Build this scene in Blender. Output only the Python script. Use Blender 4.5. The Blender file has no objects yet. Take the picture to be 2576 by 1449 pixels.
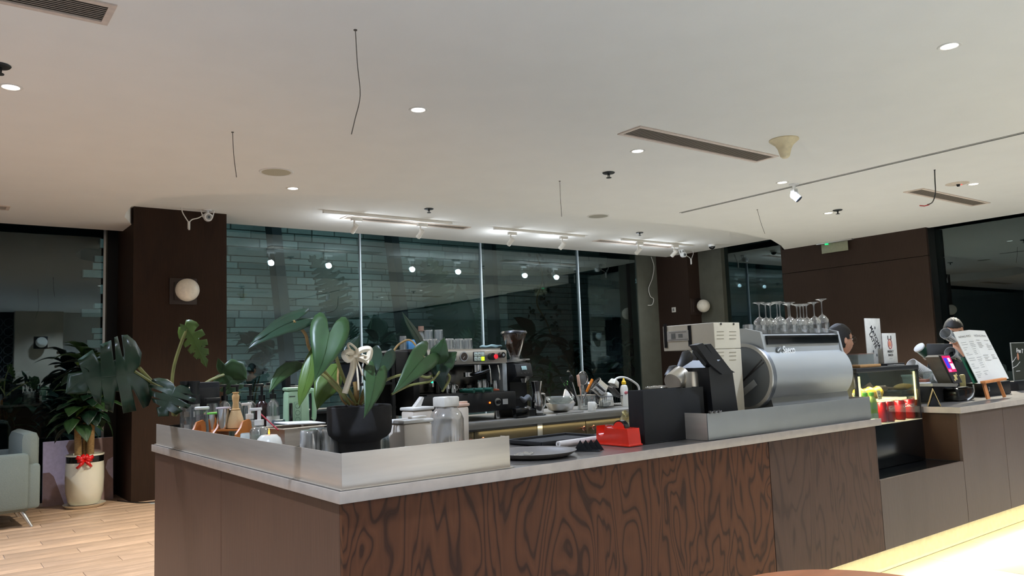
import bpy, bmesh, math, random
import numpy as np
from mathutils import Vector, Matrix, Euler
random.seed(7)
PI = math.pi
S = bpy.context.scene
COL = S.collection

# ------------------------------------------------------------------ camera
CAM_H = 1.3
CF, CP, CR, CY = 1975.856, 0.0963715, -0.0366385, 0.6461576   # focal in px, pitch, roll, heading
fw = Vector((math.sin(CY)*math.cos(CP), math.cos(CY)*math.cos(CP), math.sin(CP)))
r0 = Vector((math.cos(CY), -math.sin(CY), 0)); u0 = r0.cross(fw)
rt = r0*math.cos(CR) + u0*math.sin(CR); up = -r0*math.sin(CR) + u0*math.cos(CR)
cam = bpy.data.objects.new('camera', bpy.data.cameras.new('camera')); COL.objects.link(cam)
cam.data.sensor_width = 36; cam.data.lens = 36*CF/2576
cam.data.clip_start = 0.05; cam.data.clip_end = 200
mw = Matrix((rt, up, -fw)).transposed().to_4x4(); mw.translation = (0, 0, CAM_H)
cam.matrix_world = mw
S.camera = cam

# ------------------------------------------------------------------ world, exposure
S.view_settings.view_transform = 'Standard'; S.view_settings.look = 'None'
S.view_settings.exposure = -0.58; S.view_settings.gamma = 1.0
S.view_settings.use_curve_mapping = False
w = bpy.data.worlds.new('night'); S.world = w; w.use_nodes = True
w.node_tree.nodes['Background'].inputs[0].default_value = (0.25, 0.5, 0.6, 1)
w.node_tree.nodes['Background'].inputs[1].default_value = 0.004
try:
    S.cycles.use_denoising = True
    S.cycles.max_bounces = 10; S.cycles.diffuse_bounces = 5; S.cycles.glossy_bounces = 5
    S.cycles.transparent_max_bounces = 24; S.cycles.transmission_bounces = 6
    S.cycles.sample_clamp_indirect = 4; S.cycles.caustics_reflective = False; S.cycles.caustics_refractive = False
    S.cycles.use_light_tree = True
except Exception: pass

def lamp(kind, loc, energy, color, aim=(0, 0, -1), **k):
    d = bpy.data.lights.new('lamp_light', kind); d.energy = energy; d.color = color
    for a, b in k.items(): setattr(d, a, b)
    o = bpy.data.objects.new('lamp_light', d); COL.objects.link(o)
    o.location = loc
    o.rotation_euler = Vector(aim).to_track_quat('-Z', 'Y').to_euler()
    return o
Z1, Z2 = 2.97, 3.15
COOL = (0.84, 0.93, 1.0); WARM = (1.0, 0.90, 0.72)
# downlights: (x, y) in the lower ceiling; a second list adds unseen ones to brighten the room
DL = [(0.364, 5.143), (2.545, 4.318), (4.572, 4.315), (4.526, 1.882), (2.676, 6.818), (8.698, 5.149), (8.62, 3.476), (6.69, 4.42)]
DL_FILL = [(-1.6, 4.6), (-3.4, 2.2), (-3.4, 6.5), (-1.4, 1.0), (0.7, -0.9), (2.6, -0.9), (4.7, -0.9), (6.8, 0.6), (8.9, 0.6), (6.8, -2.4), (2.6, -2.9), (-1.4, -2.4), (9.4, -2.4), (0.2, 1.9), (-.7, 7.3)]  # unseen downlights without fittings, added for more bounce on ceiling, counter and canvas
EN = [290, 170, 230, 230, 820, 1600, 1300, 420] + [300, 150, 150, 260, 420, 620, 620, 520, 420, 330, 330, 200, 330, 420, 260]
for i, (x, y) in enumerate(DL + DL_FILL):
    warm = i in (4, 5, 6)
    lamp('SPOT', (x, y, Z1-0.02), EN[i], (1.0, .95, .80) if warm else (.78, .93, 1.20), spot_size=math.radians(130), spot_blend=0.75, shadow_soft_size=0.045)
# track spotlights aimed at the window
SP = [(4.13, 8.54), (5.04, 8.54), (6.5, 8.58), (7.42, 8.56), (8.93, 8.5), (9.72, 8.47)]
SPD = Vector((-0.12, 0.78, -0.62)).normalized()
for x, y in SP:
    p = Vector((x, y, 2.985)) + SPD*0.075
    lamp('SPOT', p, 110, (.86, .93, 1.0), SPD, spot_size=math.radians(100), spot_blend=0.9, shadow_soft_size=0.03)
    lamp('POINT', p+SPD*0.03, 12, (.82, .90, 1.0), shadow_soft_size=0.04)  # omni lamp added at each head to make the bay ceiling glow
# LED strips: counter foot, back counter, display cooler
lamp('AREA', (6.3, 2.40, 0.205), 75, (1.0, .88, .52), (0, -0.55, -1), shape='RECTANGLE', size=6.6, size_y=0.02)
lamp('AREA', (3.9, 4.285, 0.865), .9, (1.0, .86, .5), (0, .4, -1), shape='RECTANGLE', size=1.9, size_y=0.015)
# unseen strip light added outside the glass to brighten the stone wall
lamp('AREA', (5.2, 10.6, 3.6), 150, (.68, .88, 1.0), (0, 1, -.75), shape='RECTANGLE', size=6, size_y=.2)

# ------------------------------------------------------------------ helpers
def pt(px, py, x=None, y=None, z=None):
    d = fw*CF + rt*(px-1288) - up*(py-724.5)
    if x is not None: t = x/d.x
    elif y is not None: t = y/d.y
    else: t = (z-CAM_H)/d.z
    return d*t + Vector((0, 0, CAM_H))
def lin(c):
    return tuple(((v/255)/12.92 if v/255 <= .04045 else ((v/255+.055)/1.055)**2.4) for v in c)
_M = {}
def mat(name, col=(128, 128, 128), rough=.5, metal=0, var=.08, scale=30, bump=0, emit=None, es=1, alpha=1, spec=.5, coat=0, stretch=(1, 1, 1), detail=4, sub=0):
    if name in _M: return _M[name]
    m = bpy.data.materials.new(name); m.use_nodes = True; _M[name] = m
    nt = m.node_tree; N = nt.nodes; L = nt.links
    b = N['Principled BSDF']
    b.inputs['Roughness'].default_value = rough; b.inputs['Metallic'].default_value = metal
    b.inputs['Specular IOR Level'].default_value = spec
    if coat: b.inputs['Coat Weight'].default_value = coat
    if alpha < 1: b.inputs['Alpha'].default_value = alpha
    c = lin(col)
    tc = N.new('ShaderNodeTexCoord'); mp = N.new('ShaderNodeMapping'); L.new(tc.outputs['Object'], mp.inputs[0])
    mp.inputs['Scale'].default_value = stretch
    n = N.new('ShaderNodeTexNoise'); n.inputs['Scale'].default_value = scale; n.inputs['Detail'].default_value = detail
    L.new(mp.outputs[0], n.inputs['Vector'])
    r = N.new('ShaderNodeValToRGB'); L.new(n.outputs['Fac'], r.inputs[0])
    r.color_ramp.elements[0].position = .3; r.color_ramp.elements[1].position = .7
    r.color_ramp.elements[0].color = (*[v*(1-var) for v in c], 1); r.color_ramp.elements[1].color = (*[min(1, v*(1+var)) for v in c], 1)
    L.new(r.outputs[0], b.inputs['Base Color'])
    if bump:
        bp = N.new('ShaderNodeBump'); bp.inputs['Strength'].default_value = bump; bp.inputs['Distance'].default_value = .01
        L.new(n.outputs['Fac'], bp.inputs['Height']); L.new(bp.outputs[0], b.inputs['Normal'])
    if emit:
        b.inputs['Emission Color'].default_value = (*lin(emit), 1); b.inputs['Emission Strength'].default_value = es
    return m
def glassmat(name, tint=(235, 242, 240), refl=.06, edge=.55, rough=.03, body=0, gcol=(1, 1, 1)):
    if name in _M: return _M[name]
    m = bpy.data.materials.new(name); m.use_nodes = True; _M[name] = m
    nt = m.node_tree; N = nt.nodes; L = nt.links; N.remove(N['Principled BSDF'])
    t = N.new('ShaderNodeBsdfTransparent'); t.inputs[0].default_value = (*lin(tint), 1)
    g = N.new('ShaderNodeBsdfGlossy'); g.inputs['Roughness'].default_value = rough; g.inputs[0].default_value = (*gcol, 1)
    lw = N.new('ShaderNodeLayerWeight'); lw.inputs[0].default_value = .35
    mr = N.new('ShaderNodeMapRange'); mr.inputs[3].default_value = refl; mr.inputs[4].default_value = edge
    L.new(lw.outputs['Facing'], mr.inputs[0])
    mx = N.new('ShaderNodeMixShader'); L.new(mr.outputs[0], mx.inputs[0]); L.new(g.outputs[0], mx.inputs[2])
    if body:
        d = N.new('ShaderNodeBsdfDiffuse'); d.inputs[0].default_value = (*lin(tint), 1)
        m2 = N.new('ShaderNodeMixShader'); m2.inputs[0].default_value = body
        L.new(t.outputs[0], m2.inputs[1]); L.new(d.outputs[0], m2.inputs[2]); L.new(m2.outputs[0], mx.inputs[1])
    else: L.new(t.outputs[0], mx.inputs[1])
    L.new(mx.outputs[0], N['Material Output'].inputs[0])
    return m
def woodmat(name, c1, c2, rings=9, sc=(2.2, 2.2, .55), rough=.42, fine=.25, spec=.5):
    """plywood face: noise contours drawn as growth rings, plus fine vertical grain"""
    m = bpy.data.materials.new(name); m.use_nodes = True; _M[name] = m
    nt = m.node_tree; N = nt.nodes; L = nt.links; b = N['Principled BSDF']; b.inputs['Roughness'].default_value = rough; b.inputs['Specular IOR Level'].default_value = spec
    tc = N.new('ShaderNodeTexCoord'); mp = N.new('ShaderNodeMapping'); mp.inputs['Scale'].default_value = sc
    L.new(tc.outputs['Object'], mp.inputs[0])
    n = N.new('ShaderNodeTexNoise'); n.inputs['Scale'].default_value = 1.6; n.inputs['Detail'].default_value = 2.2; n.inputs['Roughness'].default_value = .45; n.inputs['Distortion'].default_value = .5
    L.new(mp.outputs[0], n.inputs['Vector'])
    mu = N.new('ShaderNodeMath'); mu.operation = 'MULTIPLY'; mu.inputs[1].default_value = rings; L.new(n.outputs['Fac'], mu.inputs[0])
    pp = N.new('ShaderNodeMath'); pp.operation = 'FRACT'; L.new(mu.outputs[0], pp.inputs[0])
    rr = N.new('ShaderNodeValToRGB'); L.new(pp.outputs[0], rr.inputs[0])
    e = rr.color_ramp.elements; e[0].position = 0; e[0].color = (0.15, 0.15, 0.15, 1); e[1].position = 1; e[1].color = (.3, .3, .3, 1)
    for p_, v in ((.12, .75), (.5, 1), (.8, .8), (.93, .2)):
        x = e.new(p_); x.color = (v, v, v, 1)
    mp2 = N.new('ShaderNodeMapping'); mp2.inputs['Scale'].default_value = (60, 60, 3.0); L.new(tc.outputs['Object'], mp2.inputs[0])
    f = N.new('ShaderNodeTexNoise'); f.inputs['Scale'].default_value = 2; f.inputs['Detail'].default_value = 5; L.new(mp2.outputs[0], f.inputs['Vector'])
    ma = N.new('ShaderNodeMix'); ma.data_type = 'FLOAT'; ma.inputs[0].default_value = fine
    L.new(rr.outputs[0], ma.inputs[2]); L.new(f.outputs['Fac'], ma.inputs[3])
    mc = N.new('ShaderNodeMix'); mc.data_type = 'RGBA'; L.new(ma.outputs[0], mc.inputs[0])
    mc.inputs[6].default_value = (*lin(c1), 1); mc.inputs[7].default_value = (*lin(c2), 1)
    L.new(mc.outputs[2], b.inputs['Base Color'])
    bp = N.new('ShaderNodeBump'); bp.inputs['Strength'].default_value = .15; bp.inputs['Distance'].default_value = .004
    L.new(f.outputs['Fac'], bp.inputs['Height']); L.new(bp.outputs[0], b.inputs['Normal'])
    return m
def tag(o, label=None, cat=None, group=None, kind=None):
    if label: o['label'] = label
    if cat: o['category'] = cat
    if group: o['group'] = group
    if kind: o['kind'] = kind
    return o
def thing(name, label, cat, loc=(0, 0, 0), rz=0, group=None, rot=None):
    o = bpy.data.objects.new(name, None); COL.objects.link(o); o.empty_display_size = .05
    o.location = loc; o.rotation_euler = rot if rot else (0, 0, rz)
    return tag(o, label, cat, group)
def copy_tree(o, parent=None):
    c = o.copy(); COL.objects.link(c)
    if parent is not None: c.parent = parent
    for ch in list(o.children): copy_tree(ch, c)
    return c
class MB:
    def __init__(s): s.b = bmesh.new()
    def _x(s, vs, rot=None, loc=None, piv=None):
        if rot is not None: bmesh.ops.rotate(s.b, verts=vs, cent=piv or (0, 0, 0), matrix=Euler(rot).to_matrix())
        if loc is not None: bmesh.ops.translate(s.b, verts=vs, vec=loc)
    def box(s, c, d, bev=0, rot=None, taper=None):
        r = bmesh.ops.create_cube(s.b, size=1); vs = r['verts']
        if taper:
            for v in vs:
                if v.co.z > 0: v.co.x *= taper[0]; v.co.y *= taper[1]
        bmesh.ops.scale(s.b, verts=vs, vec=d)
        if bev:
            es = list({e for v in vs for e in v.link_edges})
            q = bmesh.ops.bevel(s.b, geom=es, offset=bev, segments=2, affect='EDGES', profile=.5)
            vs = list(set(q['verts']) | {v for v in vs if v.is_valid})
        s._x(vs, rot, c); return s
    def bb(s, x0, x1, y0, y1, z0, z1, bev=0): return s.box(((x0+x1)/2, (y0+y1)/2, (z0+z1)/2), (abs(x1-x0), abs(y1-y0), abs(z1-z0)), bev)
    def cyl(s, p0, p1, r, r2=None, seg=16, caps=True):
        p0 = Vector(p0); p1 = Vector(p1); d = p1-p0
        q = bmesh.ops.create_cone(s.b, cap_ends=caps, segments=seg, radius1=r, radius2=r if r2 is None else r2, depth=d.length)
        m = d.to_track_quat('Z', 'Y').to_matrix()
        bmesh.ops.rotate(s.b, verts=q['verts'], matrix=m, cent=(0, 0, 0)); bmesh.ops.translate(s.b, verts=q['verts'], vec=(p0+p1)/2); return s
    def sph(s, c, r, sc=(1, 1, 1), seg=20, rings=12, rot=None):
        q = bmesh.ops.create_uvsphere(s.b, u_segments=seg, v_segments=rings, radius=r)
        bmesh.ops.scale(s.b, verts=q['verts'], vec=sc); s._x(q['verts'], rot, c); return s
    def lathe(s, prof, c=(0, 0, 0), seg=24, rot=None, axis=None):
        rows = []; vs = []
        for r, z in prof:
            if r < 1e-6: rows.append([s.b.verts.new((0, 0, z))])
            else: rows.append([s.b.verts.new((r*math.cos(2*PI*i/seg), r*math.sin(2*PI*i/seg), z)) for i in range(seg)])
            vs += rows[-1]
        for a, b in zip(rows, rows[1:]):
            for i in range(seg):
                j = (i+1) % seg
                f = [a[i % len(a)], a[j % len(a)], b[j % len(b)], b[i % len(b)]]
                g = []
                for v in f:
                    if v not in g: g.append(v)
                if len(g) > 2:
                    try: s.b.faces.new(g)
                    except ValueError: pass
        if axis is not None: bmesh.ops.rotate(s.b, verts=vs, matrix=Vector(axis).to_track_quat('Z', 'Y').to_matrix(), cent=(0, 0, 0))
        s._x(vs, rot, c); return s
    def tube(s, pts, r, seg=6, r2=None):
        P = [Vector(p) for p in pts]; n = len(P); rows = []; last = None
        for i, p in enumerate(P):
            t = (P[min(i+1, n-1)]-P[max(i-1, 0)]).normalized()
            a = t.orthogonal().normalized() if last is None else (last - t*last.dot(t)).normalized()
            last = a; b = t.cross(a); rr = r if r2 is None else r+(r2-r)*i/(n-1)
            rows.append([s.b.verts.new(p + a*rr*math.cos(2*PI*k/seg) + b*rr*math.sin(2*PI*k/seg)) for k in range(seg)])
        for A, B in zip(rows, rows[1:]):
            for k in range(seg): s.b.faces.new((A[k], A[(k+1) % seg], B[(k+1) % seg], B[k]))
        s.b.faces.new(rows[0][::-1]); s.b.faces.new(rows[-1]); return s
    def prism(s, poly, h0, h1, ax='z', rot=None, loc=None):
        f = {'z': lambda a, b, h: (a, b, h), 'y': lambda a, b, h: (a, h, b), 'x': lambda a, b, h: (h, a, b)}[ax]
        A = [s.b.verts.new(f(a, b, h0)) for a, b in poly]; B = [s.b.verts.new(f(a, b, h1)) for a, b in poly]; n = len(A)
        s.b.faces.new(A[::-1]); s.b.faces.new(B)
        for i in range(n): s.b.faces.new((A[i], A[(i+1) % n], B[(i+1) % n], B[i]))
        s._x(A+B, rot, loc); return s
    def quad(s, pts):
        s.b.faces.new([s.b.verts.new(p) for p in pts]); return s
    def build(s, name, m, parent=None, loc=None, rz=None, smooth=True, kind=None, label=None, rot=None, ab=None):
        if ab is not None: bmesh.ops.translate(s.b, verts=s.b.verts[:], vec=-Vector(ab))
        bmesh.ops.recalc_face_normals(s.b, faces=s.b.faces[:])
        me = bpy.data.meshes.new(name); s.b.to_mesh(me); s.b.free()
        if smooth:
            me.polygons.foreach_set('use_smooth', [True]*len(me.polygons))
            try: me.set_sharp_from_angle(angle=math.radians(35))
            except Exception: pass
        me.materials.append(m)
        o = bpy.data.objects.new(name, me); COL.objects.link(o)
        if parent is not None: o.parent = parent
        if loc is not None: o.location = loc
        if rot is not None: o.rotation_euler = rot
        elif rz is not None: o.rotation_euler = (0, 0, rz)
        if kind: o['kind'] = kind
        if label: o['label'] = label
        return o
def struct(o, kind='structure'): o['kind'] = kind; return o
def inst(o, parent, loc, rot=(0, 0, 0), scale=None):
    c = o.copy(); COL.objects.link(c); c.parent = parent; c.location = loc; c.rotation_euler = rot
    if scale is not None: c.scale = scale if hasattr(scale, '__len__') else (scale,)*3
    return c
def text(s, size, m, parent, loc, rot=(0, 0, 0), name='lettering', ext=.0006, align='CENTER', sx=1, bold=0, shear=0):
    c = bpy.data.curves.new(name, 'FONT'); c.body = s; c.size = size; c.extrude = ext; c.align_x = align; c.align_y = 'CENTER'
    c.offset = bold; c.shear = shear; c.resolution_u = 3
    t = bpy.data.objects.new('tmp', c); COL.objects.link(t)
    dg = bpy.context.evaluated_depsgraph_get(); dg.update()
    me = bpy.data.meshes.new_from_object(t.evaluated_get(dg)); bpy.data.objects.remove(t)
    me.materials.clear(); me.materials.append(m)
    o = bpy.data.objects.new(name, me); COL.objects.link(o); o.parent = parent; o.location = loc; o.rotation_euler = rot; o.scale = (sx, 1, 1)
    return o
def catmull(P, n=6):
    P = [Vector(p) for p in P]; out = []
    for i in range(len(P)-1):
        a = P[max(i-1, 0)]; b = P[i]; c = P[i+1]; d = P[min(i+2, len(P)-1)]
        for k in range(n):
            t = k/n
            out.append(.5*((2*b)+(c-a)*t+(2*a-5*b+4*c-d)*t*t+(3*b-a-3*c+d)*t**3))
    out.append(P[-1]); return out
# ------------------------------------------------------------------ materials
def objrandom(m, amt=.25):
    """each piece of a set gets its own shade of the same colour"""
    nt = m.node_tree; N = nt.nodes; L = nt.links; b = N['Principled BSDF']; src = b.inputs['Base Color'].links[0].from_socket
    oi = N.new('ShaderNodeObjectInfo'); mr = N.new('ShaderNodeMapRange'); L.new(oi.outputs['Random'], mr.inputs[0])
    mr.inputs[3].default_value = 1-amt; mr.inputs[4].default_value = 1+amt
    h = N.new('ShaderNodeHueSaturation'); L.new(mr.outputs[0], h.inputs['Value']); L.new(src, h.inputs['Color'])
    L.new(h.outputs[0], b.inputs['Base Color']); return m
PAINT = mat('ceiling_paint', (236, 233, 226), .9, var=.015, scale=3)
PAINT2 = mat('wall_paint', (208, 204, 196), .9, var=.03, scale=3)
BARK = woodmat('dark_wood_panel', (28, 18, 12), (54, 37, 26), 3, (1.2, 1.2, .35), .55, .75, spec=.15)
BARK2 = woodmat('dark_wood_wall', (36, 26, 21), (56, 43, 36), 3, (.8, .8, .25), .6, .8, spec=.15)
FRONT = woodmat('flamed_plywood', (24, 13, 8), (96, 57, 33), 13, (3.9, 3.9, 1.15), .5, .2, spec=.2)
FRONT2 = woodmat('grained_plywood', (46, 30, 22), (86, 62, 48), 12, (3.4, 3.4, .7), .5, .45, spec=.25)
FRONT3 = woodmat('plain_veneer', (72, 58, 48), (92, 76, 66), 3, (1.5, 1.5, .3), .42, .8, spec=.35)
SIDE = woodmat('side_veneer', (66, 44, 32), (100, 70, 52), 2, (1.0, 1.0, .2), .42, .85, spec=.3)
STEEL = mat('brushed_steel', (208, 197, 182), .38, .72, .05, 4, stretch=(1, 1, 14))
STEEL_D = mat('dark_steel', (92, 90, 88), .38, .8, .08, 5)
TOPM = mat('grey_worktop', (128, 122, 116), .28, .5, .06, 12)
EDGE = mat('worktop_edge', (178, 164, 150), .4, .3, .08, 20)
CHROME = mat('chrome', (225, 225, 225), .12, 1, .01)
ALU = mat('satin_aluminium', (196, 194, 190), .3, .9, .03)
BLACK = mat('black_plastic', (20, 20, 21), .38, 0, .1)
MATTE = mat('matt_black', (24, 24, 25), .75, 0, .08)
GBLK = mat('gloss_black', (10, 11, 11), .18, 0, .05)
WHITE = mat('white_plastic', (228, 224, 216), .4, 0, .02)
CREAM = mat('cream_metal', (224, 214, 192), .45, 0, .015)
CONC = mat('grey_cladding', (84, 84, 74), .7, 0, .1, 6)
MARB = mat('marble_cladding', (196, 180, 158), .35, 0, .12, 2.2, detail=8)
DARKF = mat('dark_frame', (22, 22, 22), .4, .4, .1)
WCAB = mat('white_cable', (215, 213, 208), .6)
PANE = glassmat('window_glass', (182, 198, 196), .07, .6, 0.0, 0, (.84, .97, 1.0))
GLASS = glassmat('clear_glass', (238, 242, 240), .10, .85, .03, .08)
GLASS2 = glassmat('acrylic', (228, 232, 230), .09, .7, .05, .16)
LAMPM = mat('lamp_glow', (255, 255, 255), .5, emit=(255, 252, 246), es=9)
LAMPS = mat('spot_glow', (255, 255, 255), .5, emit=(235, 244, 255), es=30)
LEDM = mat('led_glow', (255, 240, 170), .5, emit=(255, 236, 140), es=7)
PLANK = objrandom(mat('floor_plank', (186, 154, 126), .42, 0, .2, 3.5, stretch=(1, 9, 1), detail=8, bump=.05), .13)
TILE = objrandom(mat('floor_tile', (190, 180, 156), .4, 0, .05, 3), .03)
GROUT = mat('floor_base', (174, 174, 172), .6, 0, .1, 4)
LEAF = mat('leaf_green', (42, 70, 34), .42, 0, .22, 12)
LEAFD = mat('leaf_dark', (24, 48, 32), .32, 0, .25, 9)
LEAFB = mat('leaf_yellowish', (74, 98, 36), .4, 0, .15, 9)
STEM = mat('stem_green', (128, 128, 72), .5, 0, .2, 20)
STEMB = mat('stem_brown', (140, 110, 62), .6, 0, .25, 30)
SOIL = mat('potting_soil', (116, 96, 78), .95, 0, .4, 120, bump=.6)
STONE = objrandom(mat('wall_stone', (160, 164, 158), .85, 0, .18, 9, bump=.5, detail=8), .3)

# ------------------------------------------------------------------ the setting
X0, X1, Y0, Y1 = -5.0, 11.3, -4.0, 10.0
fl = MB().bb(X0, X1+.2, Y0, Y1+.1, -.12, -.006).build('floor', GROUT); struct(fl)
# planks (run along x)
pl = None; ly = 2.75; k = 0
while ly < 9.95:
    off = (k*0.47) % 1.22; x = -1.6-off
    while x < 1.75:
        if pl is None:
            pl = MB().bb(-.608, .608, -.089, .089, -.006, 0, .0008).build('plank', PLANK, fl, (x+.61, ly+.09, 0))
        else: inst(pl, fl, (x+.61, ly+.09, 0))
        x += 1.22
    ly += .18; k += 1
ti = None
for i in range(9):
    for j in range(7):
        loc = (3.2+.62*i+.31, 2.54-.62*j-.31, 0)
        if ti is None: ti = MB().bb(-.308, .308, -.308, .308, -.006, 0, .001).build('tile', TILE, fl, loc)
        else: inst(ti, fl, loc)
CURVE = [(313, 545), (318, 532), (330, 520), (345, 512), (400, 497), (500, 490), (600, 488), (750, 489), (900, 496), (1100, 511), (1250, 524), (1400, 537), (1500, 547), (1650, 560), (1750, 571), (1850, 584), (1940, 603), (1965, 618), (1975, 630)]
cv = [pt(a, b, z=Z1) for a, b in CURVE]
poly = [(X0, Y0), (11.15, Y0), (11.15, 7.45)] + [(p.x, p.y) for p in cv[::-1]] + [(1.80, 9.25), (1.80, 9.72), (X0, 9.72)]
struct(MB().prism(poly, Z1, Z2).build('ceiling', PAINT, smooth=False))
struct(MB().bb(X0, 10.93, Y0, 9.72, Z2+.0005, Z2+.1).build('ceiling', PAINT, smooth=False))
struct(MB().bb(X0-.1, X1+.3, Y0-.1, Y1+.3, 3.55, 3.65).build('trim_1', DARKF, smooth=False))
# left pillar, walls
pil = MB().bb(1.80, 2.787, 9.14, 10.15, 0, Z2+.001).build('trim_2', BARK, smooth=False); struct(pil)
b = struct(MB().bb(10.9, 11.45, 9.23, 10.15, 0, 3.55).build('trim_3', BARK2, smooth=False))
struct(MB().bb(10.38, 10.9, 9.97, 10.15, 0, 3.55).build('wall_back', CONC, smooth=False))
wr = MB().bb(11.1, 11.45, 5.12, 7.42, 0, 3.55).build('wall_right', DARKF, smooth=False); struct(wr)
MB().bb(11.05, 11.1, 5.12, 7.42, 0.02, 2.575, .002).build('panel', BARK2, wr, smooth=False)
MB().bb(11.05, 11.1, 5.12, 7.42, 2.582, 3.5, .002).build('panel', BARK2, wr, smooth=False)
struct(MB().bb(11.2, 11.4, 8.72, 9.23, 0, 3.55).build('trim_4', CONC, smooth=False))
# off-camera walls that close the room
struct(MB().bb(X0-.15, X0, Y0, Y1, 0, 3.55).build('wall_left', PAINT2, smooth=False))
struct(MB().bb(X0, X1+.2, Y0-.15, Y0, 0, 3.55).build('wall_front', PAINT2, smooth=False))
def window(n, panes, frames, ax):
    """row of tall glass panes; frames = boxes of the same window"""
    w_ = MB()
    for f in frames: w_.bb(*f)
    o = struct(w_.build('window_%d' % n, DARKF, smooth=False))
    for p in panes: MB().bb(*p).build('pane', PANE, o, smooth=False)
    return o
jx = [pt(q[0], q[1], y=10.0).x for q in ((905, 700), (1209, 700), (1453, 700))]
xs = [2.787] + jx + [10.38]
wn = window(1, [(a+.004, b-.004, 9.992, 10.004, .05, 3.5) for a, b in zip(xs, xs[1:])], [(2.787, 10.38, 9.95, 10.05, 0, .05), (2.787, 10.38, 9.95, 10.05, 3.5, 3.55)], 'x')
JOINT = mat('joint_silicone', (200, 214, 222), .3, 0, .05, emit=None)
for x in jx: MB().bb(x-.009, x+.009, 9.965, 10.01, .05, 3.5).build('joint', JOINT, wn, smooth=False)
fx = pt(267, 700, y=10.0).x
wn = window(2, [(-5, -2.3, 9.992, 10.004, .08, 3.5), (-2.29, fx, 9.992, 10.004, .08, 3.5)], [(X0, 1.8, 9.95, 10.05, 0, .08), (X0, 1.8, 9.95, 10.05, 3.5, 3.55)], 'x')
MB().bb(fx, 1.66, 9.94, 10.05, .08, 3.5).build('post', CONC, wn, smooth=False)
MB().bb(1.64, 1.665, 9.92, 9.94, .08, 3.5).build('edge_strip', ALU, wn, smooth=False)
MB().bb(1.665, 1.8, 9.98, 10.05, .08, 3.5).build('post', DARKF, wn, smooth=False)
window(3, [(11.296, 11.304, 7.42, 8.72, .05, 3.5)], [(11.25, 11.35, 7.42, 8.72, 0, .05), (11.25, 11.35, 7.42, 8.72, 3.5, 3.55)], 'y')
window(4, [(11.296, 11.304, 2.6, 5.12, .05, 3.5), (11.296, 11.304, -.2, 2.59, .05, 3.5), (11.296, 11.304, Y0, -.21, .05, 3.5)], [(11.25, 11.35, Y0, 5.12, 0, .05), (11.25, 11.35, Y0, 5.12, 3.5, 3.55)], 'y')
# marble pier, lattice screen and pale partition behind the camera: the left window mirrors them
struct(MB().bb(1.75, 2.75, -2.3, -1.85, 0, Z1).build('wall_front', MARB, smooth=False))
struct(MB().bb(2.75, 5.2, -2.3, -2.2, 0, Z1).build('wall_front', PAINT2, smooth=False))
scr = struct(MB().bb(-.6, 1.75, -2.25, -2.2, 0, Z1).build('wall_front', mat('screen_back', (30, 30, 32), .8), smooth=False))
g = MB()
for i in range(11):
    for j in range(12):
        c = (-.5+i*.215, -2.17, .3+j*.22)
        g.tube([(c[0]+.1*math.cos(a), c[1], c[2]+.1*math.sin(a)) for a in np.linspace(0, 2*PI, 9)], .012, 4)
g.build('screen_pattern', mat('screen_pattern', (98, 98, 98), .6), scr, kind='stuff')

# ------------------------------------------------------------------ garden behind the window
struct(MB().bb(-6, 16, 10.15, 18, -.3, -.12).build('floor', mat('garden_soil', (34, 36, 26), .95, 0, .4, 4), smooth=False))
sw = struct(MB().bb(2.2, 12.6, 13.34, 13.5, -.12, 4.6).build('wall_back', mat('mortar', (34, 36, 34), .95), smooth=False))
base = MB().bb(-.5, .5, 0, .10, -.5, .5, .02).b; me_ = bpy.data.meshes.new('stone'); base.to_mesh(me_); me_.materials.append(STONE); base.free()
rows = []; z = 0.25; r_ = random.Random(3)
while z < 4.45:
    h = r_.choice((.09, .11, .13, .155)); x = 2.25 - r_.random()*.4
    while x < 12.5:
        L_ = r_.uniform(.28, .72); rows.append((x, z, L_, h)); x += L_
    z += h
def stone_obj(q):
    x, z, L_, h = q
    o = bpy.data.objects.new('stone', me_); COL.objects.link(o); o.parent = sw
    o.location = (x+L_/2, 13.24-r_.random()*.03, z+h/2); o.scale = (L_-.012, r_.uniform(.9, 1.2), h-.012); return o
near = sorted(rows, key=lambda q: (q[1] < 1.5 or q[1] > 3.9, q[0]))
for q in near[:300]: stone_obj(q)
g = MB()
for x, z, L_, h in near[300:]: g.bb(x+.006, x+L_-.006, 13.24-r_.random()*.03, 13.34, z+.006, z+h-.006)
g.build('stones', STONE, sw, smooth=False, kind='stuff')
# ------------------------------------------------------------------ the bar counter
HT = .93; YF = 2.29; XL = 1.045
bar = thing('bar_counter', 'long L-shaped service counter clad in dark brown plywood panels with steel edge', 'counter', (XL, YF, 0))
def bp(x0, x1, y0, y1, z0, z1): return MB().bb(x0-XL, x1-XL, y0-YF, y1-YF, z0, z1, .0015)
for i, (a, b_, z1_, m) in enumerate(((1.045, 3.203,   .893, FRONT), (3.207, 4.170,   .893, FRONT2), (4.174, 5.165, .60, FRONT3), (5.169, 5.79, .893, FRONT3), (5.794, 6.5,   .893, FRONT3), (6.504, 7.2,   .893, FRONT3), (7.204, 8.9,   .893, FRONT3))):
    bp(a, b_, YF, YF+.02, .23, z1_).build('panel', m, bar, smooth=False)
for a, b_ in ((2.29, 3.507), (3.511, 4.70)):
    bp(1.045, 1.065, a+.021 if a < 2.3 else a, b_, .10, .893).build('panel', SIDE, bar, smooth=False)
bp(4.172, 4.19, YF+.021, 2.95, .60, .893).build('notch_side', FRONT3, bar, smooth=False)
bp(5.17, 5.19, YF+.021, 2.95, .60, .893).build('notch_side', woodmat('amber_veneer', (40, 26, 16), (70, 46, 28), 4), bar, smooth=False)
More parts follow.
